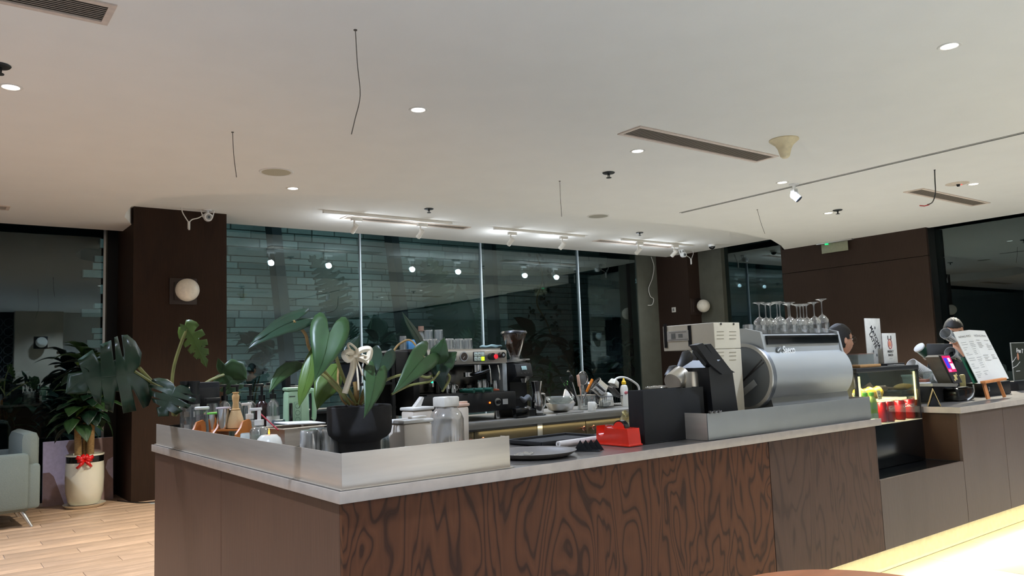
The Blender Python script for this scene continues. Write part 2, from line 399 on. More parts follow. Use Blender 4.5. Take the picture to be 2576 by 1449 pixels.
bp(4.19, 5.17, YF+.021, 2.95, .575, .598).build('notch_shelf', GBLK, bar, smooth=False)
bp(1.12, 8.9, 2.54, 2.56, 0, .23).build('kick_board', mat('cream_kickboard', (224, 216, 190), .5), bar, smooth=False)
bp(1.12, 8.9, YF+.02, 2.56, .232, .25).build('underside', DARKF, bar, smooth=False)
bp(1.07, 1.75, 4.68, 4.70, 0, .893).build('end_panel', BARK, bar, smooth=False)
bp(1.7, 1.72, 2.95, 4.68, .1, .893).build('inner_panel', STEEL_D, bar, smooth=False)
bp(1.72, 4.17, 2.93, 2.95, .1, .893).build('inner_panel', STEEL_D, bar, smooth=False)
bp(5.19, 8.9, 2.93, 2.95, .1, .893).build('inner_panel', STEEL_D, bar, smooth=False)
bp(3.6, 8.88, 2.36, 2.37, .222, .229).build('light_strip', LEDM, bar, smooth=False)
wt = thing('worktop', 'L-shaped stone-grey worktop with a pale edge on the dark wood counter', 'worktop', (XL, YF, HT))
def wp(poly): return MB().prism([(x-XL, y-YF) for x, y in poly], -.035, 0)
wp([(1.035, 2.28), (4.20, 2.28), (4.20, 3.0), (1.75, 3.0), (1.75, 4.72), (1.035, 4.72)]).build('slab', TOPM, wt, smooth=False)
for q in ((1.030, 4.21, 2.275, 2.28), (1.030, 1.035, 2.28, 4.72)):
    MB().bb(q[0]-XL, q[1]-XL, q[2]-YF, q[3]-YF, -.036, .001, .001).build('edge_trim', EDGE, wt)
wt2 = thing('worktop', 'second stone-grey worktop on the far counter under the till and menu stand', 'worktop', (5.17, YF, HT))
MB().prism([(0, .21), (0, .71), (3.8, .71), (3.8, -.01), (-.01, -.01)], -.035, 0).build('slab', TOPM, wt2, smooth=False)
MB().bb(-.01, 3.8, -.015, -.01, -.036, .001).build('edge_trim', EDGE, wt2)
MB().bb(-.015, -.01, -.015, .21, -.036, .001).build('edge_trim', EDGE, wt2)
t = thing('steel_upstand', 'pale lit steel upstand along the front of the near counter corner', 'upstand', (1.05, 2.30, HT+.002), 0, 'steel upstands')
MB().bb(0, .648, 0, .004, 0, .112, .0008).build('front_rail', STEEL, t)
MB().bb(.644, .648, .005, .05, 0, .11).build('return_flange', STEEL, t)
MB().bb(-.008, .66, -.006, .02, -.001, .0012).build('base_flange', STEEL, t)
t = thing('steel_upstand', 'dark steel upstand running away along the left side of the counter', 'upstand', (1.05, 2.30, HT+.002), 0, 'steel upstands')
MB().bb(0, .004, .005, 2.40, 0, .110, .0008).build('side_rail', STEEL, t)
MB().bb(-.008, .012, .021, 2.41, -.001, .0012).build('base_flange', STEEL, t)
t = thing('steel_upstand', 'grey brushed steel upstand in front of the silver coffee machine', 'upstand', (2.79, 2.30, HT+.002))
MB().bb(0, 1.365, 0, .004, 0, .118, .0008).build('front_rail', mat('matt_steel', (150, 150, 146), .5, .7, .05, 5), t)
MB().bb(0, .004, .005, .45, 0, .118, .0008).build('return_flange', STEEL, t)
MB().bb(1.361, 1.365, .005, .12, 0, .118, .0008).build('return_flange', STEEL, t)
for i in range(3):
    MB().box((.02+i*.03, .0, .122), (.012, .012, .012), .002).tube([(.02+i*.03, -.004, .118), (.035+i*.03, -.004, .124)], .003).build('clip', STEEL_D, t)

# back counter with steel doors
bk = thing('back_counter', 'low steel back counter with bronze-tinted doors and copper knobs', 'counter', (1.8, 4.30, 0))
def kp(x0, x1, y0, y1, z0, z1, bev=.001): return MB().bb(x0-1.8, x1-1.8, y0-4.3, y1-4.3, z0, z1, bev)
kp(1.8, 5.3, 4.34, 4.98, .05, .885).build('carcass', STEEL_D, bk)
kp(1.78, 5.32, 4.28, 5.0, .885, .93).build('worktop', mat('dark_steel_top', (150, 146, 138), .4, .5, .08, 4), bk)
BRZ = mat('bronze_steel', (86, 78, 62), .35, .75, .12, 4, stretch=(1, 1, 4))
for a, b_ in ((1.82, 2.42), (2.43, 2.90), (2.905, 3.43), (3.48, 3.88), (3.885, 4.36), (4.37, 4.84), (4.845, 5.28)):
    d = kp(a, b_, 4.318, 4.338, .1, .868, .002).build('door', BRZ, bk)
    right = a in (1.82, 2.43, 3.48, 4.37)
    kx = (b_-.045 if right else a+.045)-1.8
    MB().cyl((kx, -.012, .82 if a > 3.4 else .815), (kx, .018, .82 if a > 3.4 else .815), .006).lathe([(0, -.006), (.013, -.005), (.017, 0), (.013, .005), (0, .006)], (kx, -.016, .82 if a > 3.4 else .815), 16, axis=(0, 1, 0)).build('knob', mat('copper', (205, 140, 120), .25, .9), d)
kp(3.432, 3.476, 4.315, 4.338, .1, .885).build('post', ALU, bk)

# ------------------------------------------------------------------ ceiling fixtures
def downlight(x, y, r, label):
    t = thing('downlight', label, 'ceiling light', (x, y, Z1), 0, 'recessed downlights')
    MB().lathe([(r*.72, .004), (r*.74, -.003), (r*.95, -.005), (r, -.001), (r, .0)], seg=28).build('trim_ring', WHITE, t)
    MB().lathe([(0, -.001), (r*.7, -.001)], seg=24).build('lens', LAMPM, t)
    return t
dlab = ['round recessed downlight at the far left edge of the ceiling', 'bright round downlight in the middle of the near ceiling', 'round downlight beside the long slatted air vent',
        'round downlight near the top right corner of the ceiling', 'small downlight beside the round speaker near the ceiling curve', 'small downlight beside a sprinkler before the green exit sign',
        'small downlight beside the smoke detector on the right', 'round downlight right above the white swivel camera']
for (x, y), l in zip(DL, dlab): downlight(x, y, .062, l)
def vent(x0, x1, y0, y1, z, label, n=9, fr=.03, rot=0):
    cx_, cy_ = (x0+x1)/2, (y0+y1)/2; L_ = x1-x0; W = y1-y0
    t = thing('air_vent', label, 'air vent', (cx_, cy_, z), rot, 'slatted ceiling air vents')
    f = MB(); f.bb(-L_/2, L_/2, -W/2, -W/2+fr, -.008, 0).bb(-L_/2, L_/2, W/2-fr, W/2, -.008, 0).bb(-L_/2, -L_/2+fr, -W/2+fr, W/2-fr, -.008, 0).bb(L_/2-fr, L_/2, -W/2+fr, W/2-fr, -.008, 0)
    f.build('frame', mat('vent_frame', (206, 190, 176), .6), t, smooth=False)
    MB().bb(-L_/2+fr, L_/2-fr, -W/2+fr, W/2-fr, -.0015, 0).build('backing', mat('vent_dark', (84, 76, 66), .8), t, smooth=False)
    s0 = None; p = (W-2*fr)/n
    for i in range(n):
        loc = (0, -W/2+fr+p*(i+.5), -.004)
        if s0 is None: s0 = MB().box((0, 0, 0), (L_-2*fr-.002, p*.55, .0015), rot=(.35, 0, 0)).build('slat', mat('vent_slat', (196, 182, 166), .6), t, loc, smooth=False)
        else: inst(s0, t, loc)
    return t
vent(-1.3, .66, 3.74, 3.98, Z1, 'slatted air vent cut by the top left corner of the picture')
vent(4.085, 5.755, 3.815, 4.05, Z1, 'long slatted air vent in the middle right of the ceiling')
vent(8.31, 9.93, 3.84, 4.05, Z1, 'slatted air vent beside the smoke detector on the right')
vent(-.9, .64, 8.72, 8.93, Z1, 'slatted air vent at the far left over the window')
vent(4.05, 5.855, 8.62, 8.82, Z2, 'slatted air vent behind the left track rail', 6)
vent(8.27, 10.01, 8.68, 8.87, Z2, 'slatted air vent behind the right track rail', 6)
for i, (a, b_, yy, l) in enumerate(((3.678, 5.42, 8.44, 'white lighting track nearest the wood pillar'), (6.156, 7.78, 8.51, 'white lighting track in the middle of the window bay'), (8.525, 10.15, 8.47, 'white lighting track at the right end of the window bay'))):
    t = thing('lighting_track', l, 'lighting track', ((a+b_)/2, yy, Z2), 0, 'white lighting tracks')
    L_ = b_-a
    MB().bb(-L_/2, L_/2, -.018, .018, -.03, 0, .002).build('rail', WHITE, t)
    MB().bb(-L_/2-.006, -L_/2, -.02, .02, -.032, 0).build('end_cap', WHITE, t)
    MB().bb(L_/2, L_/2+.006, -.02, .02, -.032, 0).build('end_cap', WHITE, t)
sl = ['leftmost', 'second', 'third', 'fourth', 'fifth', 'rightmost']
for i, (x, y) in enumerate(SP):
    t = thing('track_spotlight', 'white cylindrical spotlight, %s from the left along the ceiling tracks' % sl[i], 'spotlight', (x, y, 3.12), 0, 'track spotlights')
    MB().bb(-.06, .08, -.02, .02, -.045, 0, .004).build('adapter', WHITE, t)
    MB().cyl((-.02, 0, -.045), (-.02, 0, -.085), .011).sph((-.02, 0, -.09), .016).build('stem', WHITE, t)
    c = Vector((-.02, 0, -.135)); h = MB().cyl(c-SPD*.055, c+SPD*.02, .03, seg=20).cyl(c+SPD*.024, c+SPD*.065, .03, seg=20).cyl(c+SPD*.018, c+SPD*.026, .026).build('lamp_head', WHITE, t)
    MB().cyl(c+SPD*.0655, c+SPD*.067, .025, seg=20).build('lens', LAMPS, h)
def disc(name, px, py, z, r, label, cat, m, th=.006, parts=()):
    p = pt(px, py, z=z); t = thing(name, label, cat, p)
    MB().lathe([(0, -th), (r*.86, -th), (r, -th*.3), (r, 0)], seg=32).build('cover', m, t); return t
GR = mat('speaker_mesh', (176, 168, 146), .8, 0, .2, 300)
t = disc('ceiling_speaker', 695, 432, Z1, .135, 'round cream speaker grille left of the small downlight', 'speaker', GR)
MB().lathe([(.118, -.0065), (.135, -.0085), (.14, 0)], seg=32).build('rim', WHITE, t)
t = disc('ceiling_speaker', 1505, 543, Z1, .13, 'round grey speaker grille above the middle lighting track', 'speaker', mat('speaker_grey', (150, 146, 134), .8, 0, .2, 300))
MB().lathe([(.113, -.0065), (.13, -.0085), (.134, 0)], seg=32).build('rim', WHITE, t)
t = disc('smoke_detector', 2408, 462, Z1, .11, 'round smoke detector with a red light on the right', 'smoke detector', mat('detector', (190, 176, 160), .6))
MB().lathe([(0, -.03), (.012, -.028), (.02, -.006)], (.02, 0, 0), 12).build('probe', DARKF, t)
MB().sph((.05, -.02, -.008), .006).build('indicator', mat('red_led', (255, 60, 60), emit=(255, 50, 50), es=3), t)
for px, py, z, s_, l in ((1531, 434, Z1, 1, 'black pendent sprinkler before the long air vent'), (1079, 525, Z2, 1, 'black sprinkler above the left lighting track'), (2107, 528, Z1, 1, 'black sprinkler beside the small downlight before the exit sign'), (1609, 585, Z2, 1, 'small sprinkler above the right lighting track'), (-2, 164, Z1, 1, 'sprinkler at the very left edge of the ceiling')):
    t = thing('sprinkler', l, 'sprinkler', pt(px, py, z=z), 0, 'ceiling sprinklers'); SPM = mat('sprinkler_black', (40, 44, 44), .5, .3)
    MB().lathe([(0, -.012), (.05, -.01), (.056, -.003), (.05, 0)], seg=20).build('flange', SPM, t)
    MB().tube([(.01, 0, -.01), (.008, 0, -.045)], .0045).tube([(-.01, 0, -.01), (-.008, 0, -.045)], .0045).cyl((0, 0, -.01), (0, 0, -.025), .011).build('frame_arms', SPM, t)
    MB().cyl((0, 0, -.046), (0, 0, -.050), .024).build('deflector', SPM, t)
# trumpet-shaped antenna
t = thing('ceiling_antenna', 'cream trumpet-shaped antenna hanging at the end of the long vent', 'antenna', pt(1972, 351, z=Z1))
MB().lathe([(.112, 0), (.113, -.008), (.10, -.02), (.07, -.045), (.052, -.075), (.043, -.11), (.036, -.135), (.022, -.148), (0, -.152)], seg=32).build('horn', mat('cream_plastic', (222, 206, 168), .5), t)
# white swivel camera under the downlight
p = pt(1997, 463, z=Z1); t = thing('security_camera', 'white swivel camera hanging in the glare of a downlight', 'camera', p)
WC = mat('camera_white', (238, 238, 236), .35)
MB().lathe([(0, -.014), (.045, -.012), (.05, 0)], seg=24).build('base', WC, t)
MB().cyl((0, 0, -.01), (0, 0, -.05), .016).bb(-.036, -.024, -.02, .02, -.13, -.045, .004).bb(.024, .036, -.02, .02, -.10, -.045, .004).bb(-.036, .036, -.016, .016, -.056, -.044, .003).build('bracket', WC, t)
d = Vector((.25, -.6, -.75)).normalized(); c = Vector((0, 0, -.115))
h = MB().sph(c, .042).cyl(c, c+d*.055, .038, seg=20).build('head', WC, t)
MB().cyl(c+d*.055, c+d*.062, .036, seg=20).build('lens', mat('lens_dark', (52, 56, 62), .15), h)
# two white bullet cameras with hanging leads, dome camera
def bullet(px, py, y, label, mirror=1):
    p = pt(px, py-18, y=y); p.z = Z2; t = thing('security_camera', label, 'camera', p)
    MB().cyl((0, 0, 0), (0, 0, -.012), .045, seg=20).cyl((0, 0, 0), (0, 0, -.05), .014).build('base', WC, t)
    d = Vector((-.1, -1, -.15)).normalized(); c = Vector((0, -.02, -.085))
    h = MB().sph(c, .05).cyl(c, c+d*.05, .05, .043, seg=20).build('head', WC, t)
    MB().cyl(c+d*.05, c+d*.053, .03, seg=20).build('face', mat('lens_grey', (150, 152, 150), .3), h)
    MB().cyl(c+d*.053, c+d*.056, .014, seg=16).build('lens', mat('lens_dark'), h)
    for sx in (-1, 1): MB().tube([(sx*.075, 0, -.005), (sx*.05, -.01, -.09)], .006).build('antenna', WC, t)
    MB().tube(catmull([(-.02*mirror, -.01, -.04), (-.1*mirror, -.02, -.10), (-.17*mirror, -.02, -.125), (-.20*mirror, -.02, -.16)], 6), .006).tube(catmull([(-.28*mirror, -.01, 0), (-.27*mirror, -.02, -.06), (-.215*mirror, -.02, -.15)], 6), .006).build('lead', WCAB, t)
    MB().cyl((-.205*mirror, -.02, -.15), (-.205*mirror, -.02, -.235), .014).cyl((-.202*mirror, -.02, -.235), (-.202*mirror, -.02, -.245), .01).build('connector', WCAB, t)
bullet(522, 543, 9.0, 'white camera with a looped lead at the top of the wood pillar')
bullet(1715, 650, 8.95, 'white camera with tangled leads in the far ceiling corner', -1)
p = pt(1791, 617, y=8.3); p.z = Z2; t = thing('dome_camera', 'white dome camera with a black bowl near the far corner', 'camera', p)
MB().cyl((0, 0, 0), (0, 0, -.035), .062, .058, seg=24).build('base', WC, t)
MB().sph((0, 0, -.035), .05, (1, 1, .9)).build('dome', GBLK, t)
# hanging wires
def wire(P, y, r, label, m, name='hanging_wire', cat='wire', loc0=None):
    pts = [pt(a, b_, y=y) for a, b_ in P]; pts[0].z = min(pts[0].z, Z1)
    o = thing(name, label, cat, pts[0]); b0 = pts[0]
    MB().tube(catmull([q-b0 for q in pts], 5) if len(pts) > 2 else [q-b0 for q in pts], r, 6).build('strand', m, o)
    MB().cyl((0, 0, .0), (0, 0, -.004), .009, seg=10).build('ceiling_hole', m, o); return o
WG = mat('wire_grey', (86, 80, 72), .6)
wire([(894, 74), (899, 160), (906, 240), (893, 300), (884, 338)], 3.42, .0022, 'longest thin kinked wire hanging from the near ceiling', WG)
wire([(585, 331), (588, 390), (595, 446)], 5.38, .0024, 'thin wire hanging above the round speaker on the left', WG)
wire([(1408, 455), (1410, 500), (1413, 545)], 5.42, .0024, 'thin wire hanging in front of the ceiling curve, middle', WG)
wire([(1905, 527), (1914, 560), (1924, 588)], 5.42, .0026, 'short thin slanted wire right of the ceiling slot', WG)
o = wire([(2351, 425), (2352, 455), (2353, 485), (2346, 508), (2333, 515)], 3.376, .0055, 'black cable with a red end hanging from the right ceiling', BLACK, 'hanging_cable', 'cable')
q0 = pt(2351, 425, y=3.376); a, b_, c = [pt(*q, y=3.376)-q0 for q in ((2337, 513), (2325, 516), (2314, 515))]
MB().tube([a, b_, c], .0052).build('red_end', mat('red_wire', (170, 30, 30), .5), o)
p0 = pt(1640, 648, y=9.9)
o = thing('hanging_cable', 'loose white cable dangling on the grey cladding by the far corner', 'cable', p0)
MB().tube(catmull([pt(a, b_, y=9.93)-p0 for a, b_ in ((1638, 646), (1645, 670), (1641, 700), (1632, 725), (1636, 745), (1644, 752), (1641, 766), (1630, 768))], 6), .006).build('strand', WCAB, o)
# recessed slot across the ceiling: a thin metal channel
a, b_ = pt(1712, 535, z=Z1), pt(2640, 318, z=Z1)
o = thing('ceiling_slot', 'narrow grey metal channel running across the right ceiling', 'lighting track', (a+b_)/2, math.atan2(b_.y-a.y, b_.x-a.x)); L_ = (b_-a).length
MB().bb(-L_/2, L_/2, -.016, .016, -.002, 0).build('channel', mat('slot_dark', (118, 116, 112), .6), o)
MB().bb(-L_/2, L_/2, .016, .022, -.006, 0).bb(-L_/2, L_/2, -.022, -.016, -.006, 0).build('lip', mat('slot_lip', (160, 158, 152), .5), o)
# exit sign
p = Vector((11.0, 6.45, Z1)); t = thing('exit_sign', 'clear hanging exit sign with a green lamp on the right', 'sign', p)
MB().bb(-.03, .03, -.29, .29, -.02, 0, .003).build('housing', ALU, t)
MB().bb(-.004, .004, -.21, .22, -.165, -.02, .001).build('plate', mat('exit_plate', (150, 152, 128), .3, alpha=.7), t)
MB().box((-.02, .12, -.03), (.03, .05, .02), .004).build('indicator', mat('green_led', (40, 230, 140), emit=(30, 230, 140), es=1.2), t)

# ------------------------------------------------------------------ wall sconces
def sconce(loc, r, label, rz=0):
    t = thing('wall_sconce', label, 'wall lamp', loc, rz, 'globe wall sconces')
    MB().bb(-.145, .145, -.015, 0, -.145, .145, .002).build('back_plate', mat('plate_brown', (44, 30, 24), .5), t)
    MB().bb(-.10, .10, -.04, -.015, -.10, .10, .002).build('raised_plate', mat('plate_brown'), t)
    MB().cyl((0, -.04, 0), (0, -.07, 0), .03, seg=20).build('collar', mat('brass', (170, 140, 80), .3, .9), t)
    MB().sph((0, -.07-r*.9, 0), r, seg=32, rings=20).build('globe', mat('opal_glass', (236, 228, 212), .3, coat=.3), t); return t
sconce((2.31, 9.14, 2.235), .125, 'opal globe sconce on the left wood pillar')
sconce((11.06, 9.23, 2.20), .115, 'opal globe sconce on the far corner column')
sconce((2.28, -1.85, 2.22), .125, 'opal globe sconce on the marble pier, mirrored in the left window', PI)
t = thing('wall_switch', 'small white switch on the dark far corner column', 'switch', (10.9, 9.6, 2.17))
MB().bb(-.012, 0, -.045, .045, -.045, .045, .003).build('plate', WHITE, t); MB().bb(-.018, -.012, -.018, .018, -.025, .025, .002).build('rocker', mat('switch_grey', (120, 120, 120), .5), t)
# ------------------------------------------------------------------ things on the counters
def on(px, py, z=HT, y=None, x=None):
    q = pt(px, py, x=x, y=y); q.z = z; return q
HZ = HT+.0015
STRAW = mat('tan_wood', (214, 170, 112), .55, 0, .12, 25)
CARAMEL = mat('caramel_wood', (190, 112, 48), .42, 0, .15, 14, stretch=(1, 1, .3))
RUBY = mat('syrup_dark', (44, 18, 16), .25)
AMBER = glassmat('amber_liquid', (190, 110, 40), .06, .5, .05, .35)
LIQ = glassmat('pale_liquid', (196, 206, 190), .05, .5, .05, .25)
LABEL = mat('paper_label', (214, 208, 198), .7, 0, .08, 60)
WAX = mat('white_ceramic', (236, 232, 220), .3, 0, .01, coat=.3)
RED = mat('glossy_red_plastic', (226, 44, 22), .22, 0, .03, coat=.3)

def lath(name, prof, m, parent, loc=(0, 0, 0), seg=28, **k): return MB().lathe(prof, seg=seg).build(name, m, parent, loc, **k)

# pebbled tumblers nested upside down
def tumbler(loc, h=.085, r0=.03, r1=.038, label='', group='', rot=None, ribs=0, m=GLASS):
    t = thing('glass_tumbler', label, 'glass', loc, 0, group, rot)
    b = MB(); seg = 24
    prof = [(r1*.9, 0), (r1, 0), (r1, h*.1)] + [(r1+(r0-r1)*k/6+(.0012 if k % 2 else 0), h*k/6) for k in range(1, 6)] + [(r0, h*.97), (r0*.93, h), (0, h)]
    b.lathe(prof, seg=seg); b.lathe([(0, h*.92), (r0*.86, h*.91), (r1*.93, .001)], seg=seg)
    b.build('body', m, t); return t
PEB = glassmat('pebbled_glass', (236, 236, 232), .22, .95, .12, .50)
for i, (dx, dy) in enumerate(((0, 0), (.070, -.02), (.055, .055), (-.02, .075))):
    for k in range(2 if i < 3 else 1):
        q = on(785, 1100, HZ, y=2.72); tumbler((q.x+dx-.008, q.y+dy, HZ+k*.066), .094, .033, .038, 'pebbled clear tumbler, %s of the %s nested stack left of the black pot' % (['lower one', 'upper one'][k], ['first front', 'second front', 'third, middle', 'rear'][i]), 'pebbled tumblers left of the black pot', m=PEB)
tumbler(on(972, 1110, HZ, y=2.78), .118, .026, .03, 'plain clear tumbler standing just right of the black pot', None)

def canister(px, py, y, wd, h, label, m=mat('milky_plastic', (232, 220, 204), .45, 0, .02), lidm=WHITE, spout=0, name='lidded_canister', lh=.014):
    L = on(px, py, HZ, y=y); t = thing(name, label, 'container', L, .1)
    MB().box((0, 0, (h-lh)/2), (wd*.88, wd*.75, h-lh), .012, taper=(1.08, 1.08)).build('body', m, t)
    l = MB().box((0, 0, h-lh/2), (wd, wd*.86, lh), .005).build('lid', lidm, t)
    if spout: MB().prism([(-.02, 0), (.012, 0), (.03, .038), (.022, .042), (0, .02)], -.012, .012, 'y').build('flip_spout', lidm, l, (0, 0, h))
    else: MB().box((wd*.25, 0, h+.004), (wd*.5, .03, .009), .003).build('tab', lidm, l)
    return t
canister(1032, 1100, 2.70, .142, .172, 'white lidded plastic canister in front, right of the black pot')
canister(1050, 1060, 2.98, .115, .20, 'white canister with a raised flip spout behind the front one', spout=1)
canister(1158, 1060, 3.02, .07, .20, 'pink-lidded container behind the ribbed jug', lidm=mat('pink_plastic', (226, 190, 168), .4), spout=0)
L = on(1124, 1080, HZ, y=2.82); t = thing('ribbed_jug', 'clear ribbed storage jug with a white square lid', 'jar', L, .1)
rb = MB(); n = 40; prof = []
for z, r in ((0, .066), (.004, .07), (.15, .07), (.175, .062), (.195, .045), (.20, .045)): prof.append((r, z))
rows = [[rb.b.verts.new(((r+(.0018 if k % 2 and .003 < z < .16 else 0))*math.cos(2*PI*k/80), (r+(.0018 if k % 2 and .003 < z < .16 else 0))*math.sin(2*PI*k/80), z)) for k in range(80)] for r, z in prof]
for A, B in zip(rows, rows[1:]):
    for k in range(80): rb.b.faces.new((A[k], A[(k+1) % 80], B[(k+1) % 80], B[k]))
rb.build('body', glassmat('frosty_glass', (224, 220, 212), .1, .6, .1, .32), t)
MB().box((0, 0, .222), (.082, .08, .042), .006).build('lid', mat('milky_lid', (232, 226, 214), .35), t)
lath('contents', [(0, .003), (.062, .003), (.062, .03), (0, .034)], mat('brown_grains', (150, 112, 78), .8, 0, .4, 150), t)

# candle, steel pan, kettle
L = on(677, 1120, HZ, y=3.64); t = thing('candle_holder', 'white rounded ceramic candle holder with a small flame', 'candle', L)
lath('bowl', [(0, 0), (.045, 0), (.058, .02), (.060, .04), (.052, .066), (.036, .082), (.028, .082), (.026, .07), (0, .068)], WAX, t)
MB().cyl((0, 0, .068), (0, 0, .082), .0015).build('wick', BLACK, t)
lath('flame', [(0, 0), (.0045, .008), (.003, .02), (0, .032)], mat('flame', (255, 170, 60), emit=(255, 140, 40), es=6), t, (0, 0, .082), 10)
L = on(735, 1110, HZ, y=3.95); t = thing('steel_pan', 'rectangular brushed steel food pan with white papers on top', 'pan', L, .12)
def panbody(b, w_, d_, h, th=.002):
    b.prism([(-w_/2*.93, -d_/2*.93), (w_/2*.93, -d_/2*.93), (w_/2*.93, d_/2*.93), (-w_/2*.93, d_/2*.93)], 0, .002)
    for sx, sy in ((0, -1), (0, 1), (-1, 0), (1, 0)):
        if sx == 0:
            b.quad([(-w_/2*.93, sy*d_/2*.93, 0), (w_/2*.93, sy*d_/2*.93, 0), (w_/2, sy*d_/2, h), (-w_/2, sy*d_/2, h)])
        else: b.quad([(sx*w_/2*.93, -d_/2*.93, 0), (sx*w_/2*.93, d_/2*.93, 0), (sx*w_/2, d_/2, h), (sx*w_/2, -d_/2, h)])
    return b
panbody(MB(), .22, .26, .09).build('pan', STEEL, t, smooth=False)
MB().bb(-.125, .125, -.145, -.11, .088, .092).bb(-.125, .125, .11, .145, .088, .092).bb(-.125, -.11, -.11, .11, .088, .092).bb(.11, .125, -.11, .11, .088, .092).build('rim', STEEL, t)
o = tag(MB().box((0, 0, 0), (.21, .16, .006), .001, rot=(.03, .04, .1)).build('paper_stack', mat('paper', (226, 224, 218), .8), None, Vector(L)+Vector((.05, .02, .105))), 'white papers lying on the rectangular steel pan', 'paper')
L = on(745, 1050, HZ, y=4.25); t = thing('electric_jug', 'mint green electric jug with control buttons and side handle', 'kettle', L, -.15)
MG = mat('mint_green', (178, 214, 176), .35, 0, .02); MB().box((0, 0, .02), (.15, .15, .04), .01).build('base', mat('grey_base', (170, 180, 168), .4), t)
MB().box((0, 0, .155), (.128, .128, .225), .02, taper=(.93, .93)).build('body', MG, t)
MB().box((0, 0, .275), (.125, .125, .018), .008).build('lid', MG, t)
MB().tube(catmull([(.06, 0, .25), (.085, 0, .262), (.10, 0, .24), (.10, 0, .12), (.092, 0, .10)], 5), .014, 8).build('handle', MG, t)
MB().bb(-.052, -.034, -.068, -.064, .06, .20, .002).build('window', GBLK, t)
f_ = MB().bb(-.026, .012, -.067, -.0635, .05, .205, .003).build('control_panel', mat('mint_dark', (158, 192, 158), .35), t)
for k in range(4): MB().tube([(-.007+.013*math.cos(a), -.068, .072+k*.037+.013*math.sin(a)) for a in np.linspace(0, 2*PI, 12)], .0012, 4).build('button', mat('mint_line', (96, 122, 98), .5), f_)
MB().bb(-.05, -.018, -.0625, -.061, .233, .238).build('name_strip', mat('dark_print', (70, 80, 72)), t)

# soap pump bottles (clear) and syrup pump bottles (black heads)
def pump_bottle(px, py, y, r, h, label, group, bodym, headm, hh=.07, square=0, level=None, lm=None, lab=None, lean=0, nz=-1):
    L = on(px, py, HZ, y=y); t = thing('pump_bottle', label, 'bottle', L, random.uniform(-.3, .3), group)
    bh = h-hh
    if square: MB().box((0, 0, bh*.43), (r*1.9, r*1.9, bh*.86), r*.25).cyl((0, 0, bh*.84), (0, 0, bh), r*.5, r*.36).build('body', bodym, t)
    else: MB().lathe([(0, 0), (r*.95, 0), (r, .006), (r, bh*.78), (r*.8, bh*.9), (r*.42, bh*.97), (r*.42, bh)], seg=24).build('body', bodym, t)
    if level: MB().lathe([(0, .004), (r*.93, .004), (r*.93, bh*level), (0, bh*level)], seg=20).build('contents', lm or LIQ, t)
    if lab: MB().lathe([(r*1.01, bh*.18), (r*1.015, bh*.19), (r*1.015, bh*.55), (r*1.01, bh*.56)], seg=24).build('label', lab, t)
    MB().cyl((0, 0, bh), (0, 0, bh+hh*.30), r*.5, seg=18).build('collar', headm, t)
    p_ = MB().cyl((0, 0, bh+hh*.3), (0, 0, bh+hh*.85), r*.2, seg=10); p_.box((nz*r*.35, 0, bh+hh*.9), (r*1.3, r*.4, hh*.16), .003); p_.build('pump_head', headm, t)
    MB().cyl((0, 0, .02), (0, 0, bh), .003, seg=6).build('dip_tube', WHITE, t)
    return t
pump_bottle(652, 1080, 3.80, .044, .205, 'clear soap bottle with a white foam pump, in front', None, GLASS, WHITE, .085, 0, .62, LIQ)
pump_bottle(628, 1060, 4.12, .040, .22, 'clear bottle with a white pump half hidden behind the front one', None, GLASS, WHITE, .085)
for px, y, h, r, m, lv, lm, lb, l in ((565, 4.62, .315, .036, GLASS, .72, LIQ, None, 'syrup bottle with black pump, first of the row, under the monstera leaf'),
    (597, 4.60, .31, .036, GLASS, .5, LIQ, None, 'syrup bottle with black pump behind the bamboo whisk'),
    (630, 4.56, .31, .036, GLASS, .4, mat('syrup_grey', (70, 72, 66), .3), None, 'syrup bottle with black pump behind the two soap bottles'),
    (659, 4.52, .31, .038, RUBY, None, None, None, 'dark red syrup bottle with black pump'),
    (687, 4.46, .315, .036, GLASS, .45, AMBER, LABEL, 'amber syrup bottle with black pump and paper label beside the mint jug')):
    pump_bottle(px, 1060, y, r, h, l, 'syrup bottles with black pumps', m, BLACK, .095, 0, lv, lm, lb)
L = on(474, 1080, HZ, y=4.52)
for i, (px, y) in enumerate(((466, 4.45), (489, 4.40))):
    L = on(px, 1070, HZ, y=y); t = thing('dispenser_tube', 'clear square dispenser with pale labels and a black geared lid, %s one' % ('left' if i == 0 else 'right'), 'dispenser', L, 0, 'clear dispensers with black lids')
    MB().box((0, 0, .11), (.046, .046, .22), .004).build('body', GLASS2, t)
    MB().bb(-.012, .012, -.026, -.0235, .03, .11).build('label', LABEL, t); MB().bb(-.012, .012, -.026, -.0235, .15, .18).build('label', LABEL, t)
    MB().cyl((0, 0, .22), (0, 0, .265), .03, seg=20).cyl((0, 0, .268), (0, 0, .325), .023, seg=16).cyl((0, 0, .325), (0, 0, .34), .028, seg=12).build('lid', BLACK, t)
L = on(510, 1060, HZ, y=4.62); t = thing('black_appliance', 'black box-shaped appliance behind the glass jars', 'appliance', L)
MB().box((0, 0, .165), (.16, .10, .33), .008).build('body', MATTE, t); MB().bb(-.07, .07, -.055, -.05, .2, .3, .002).build('front_plate', BLACK, t)

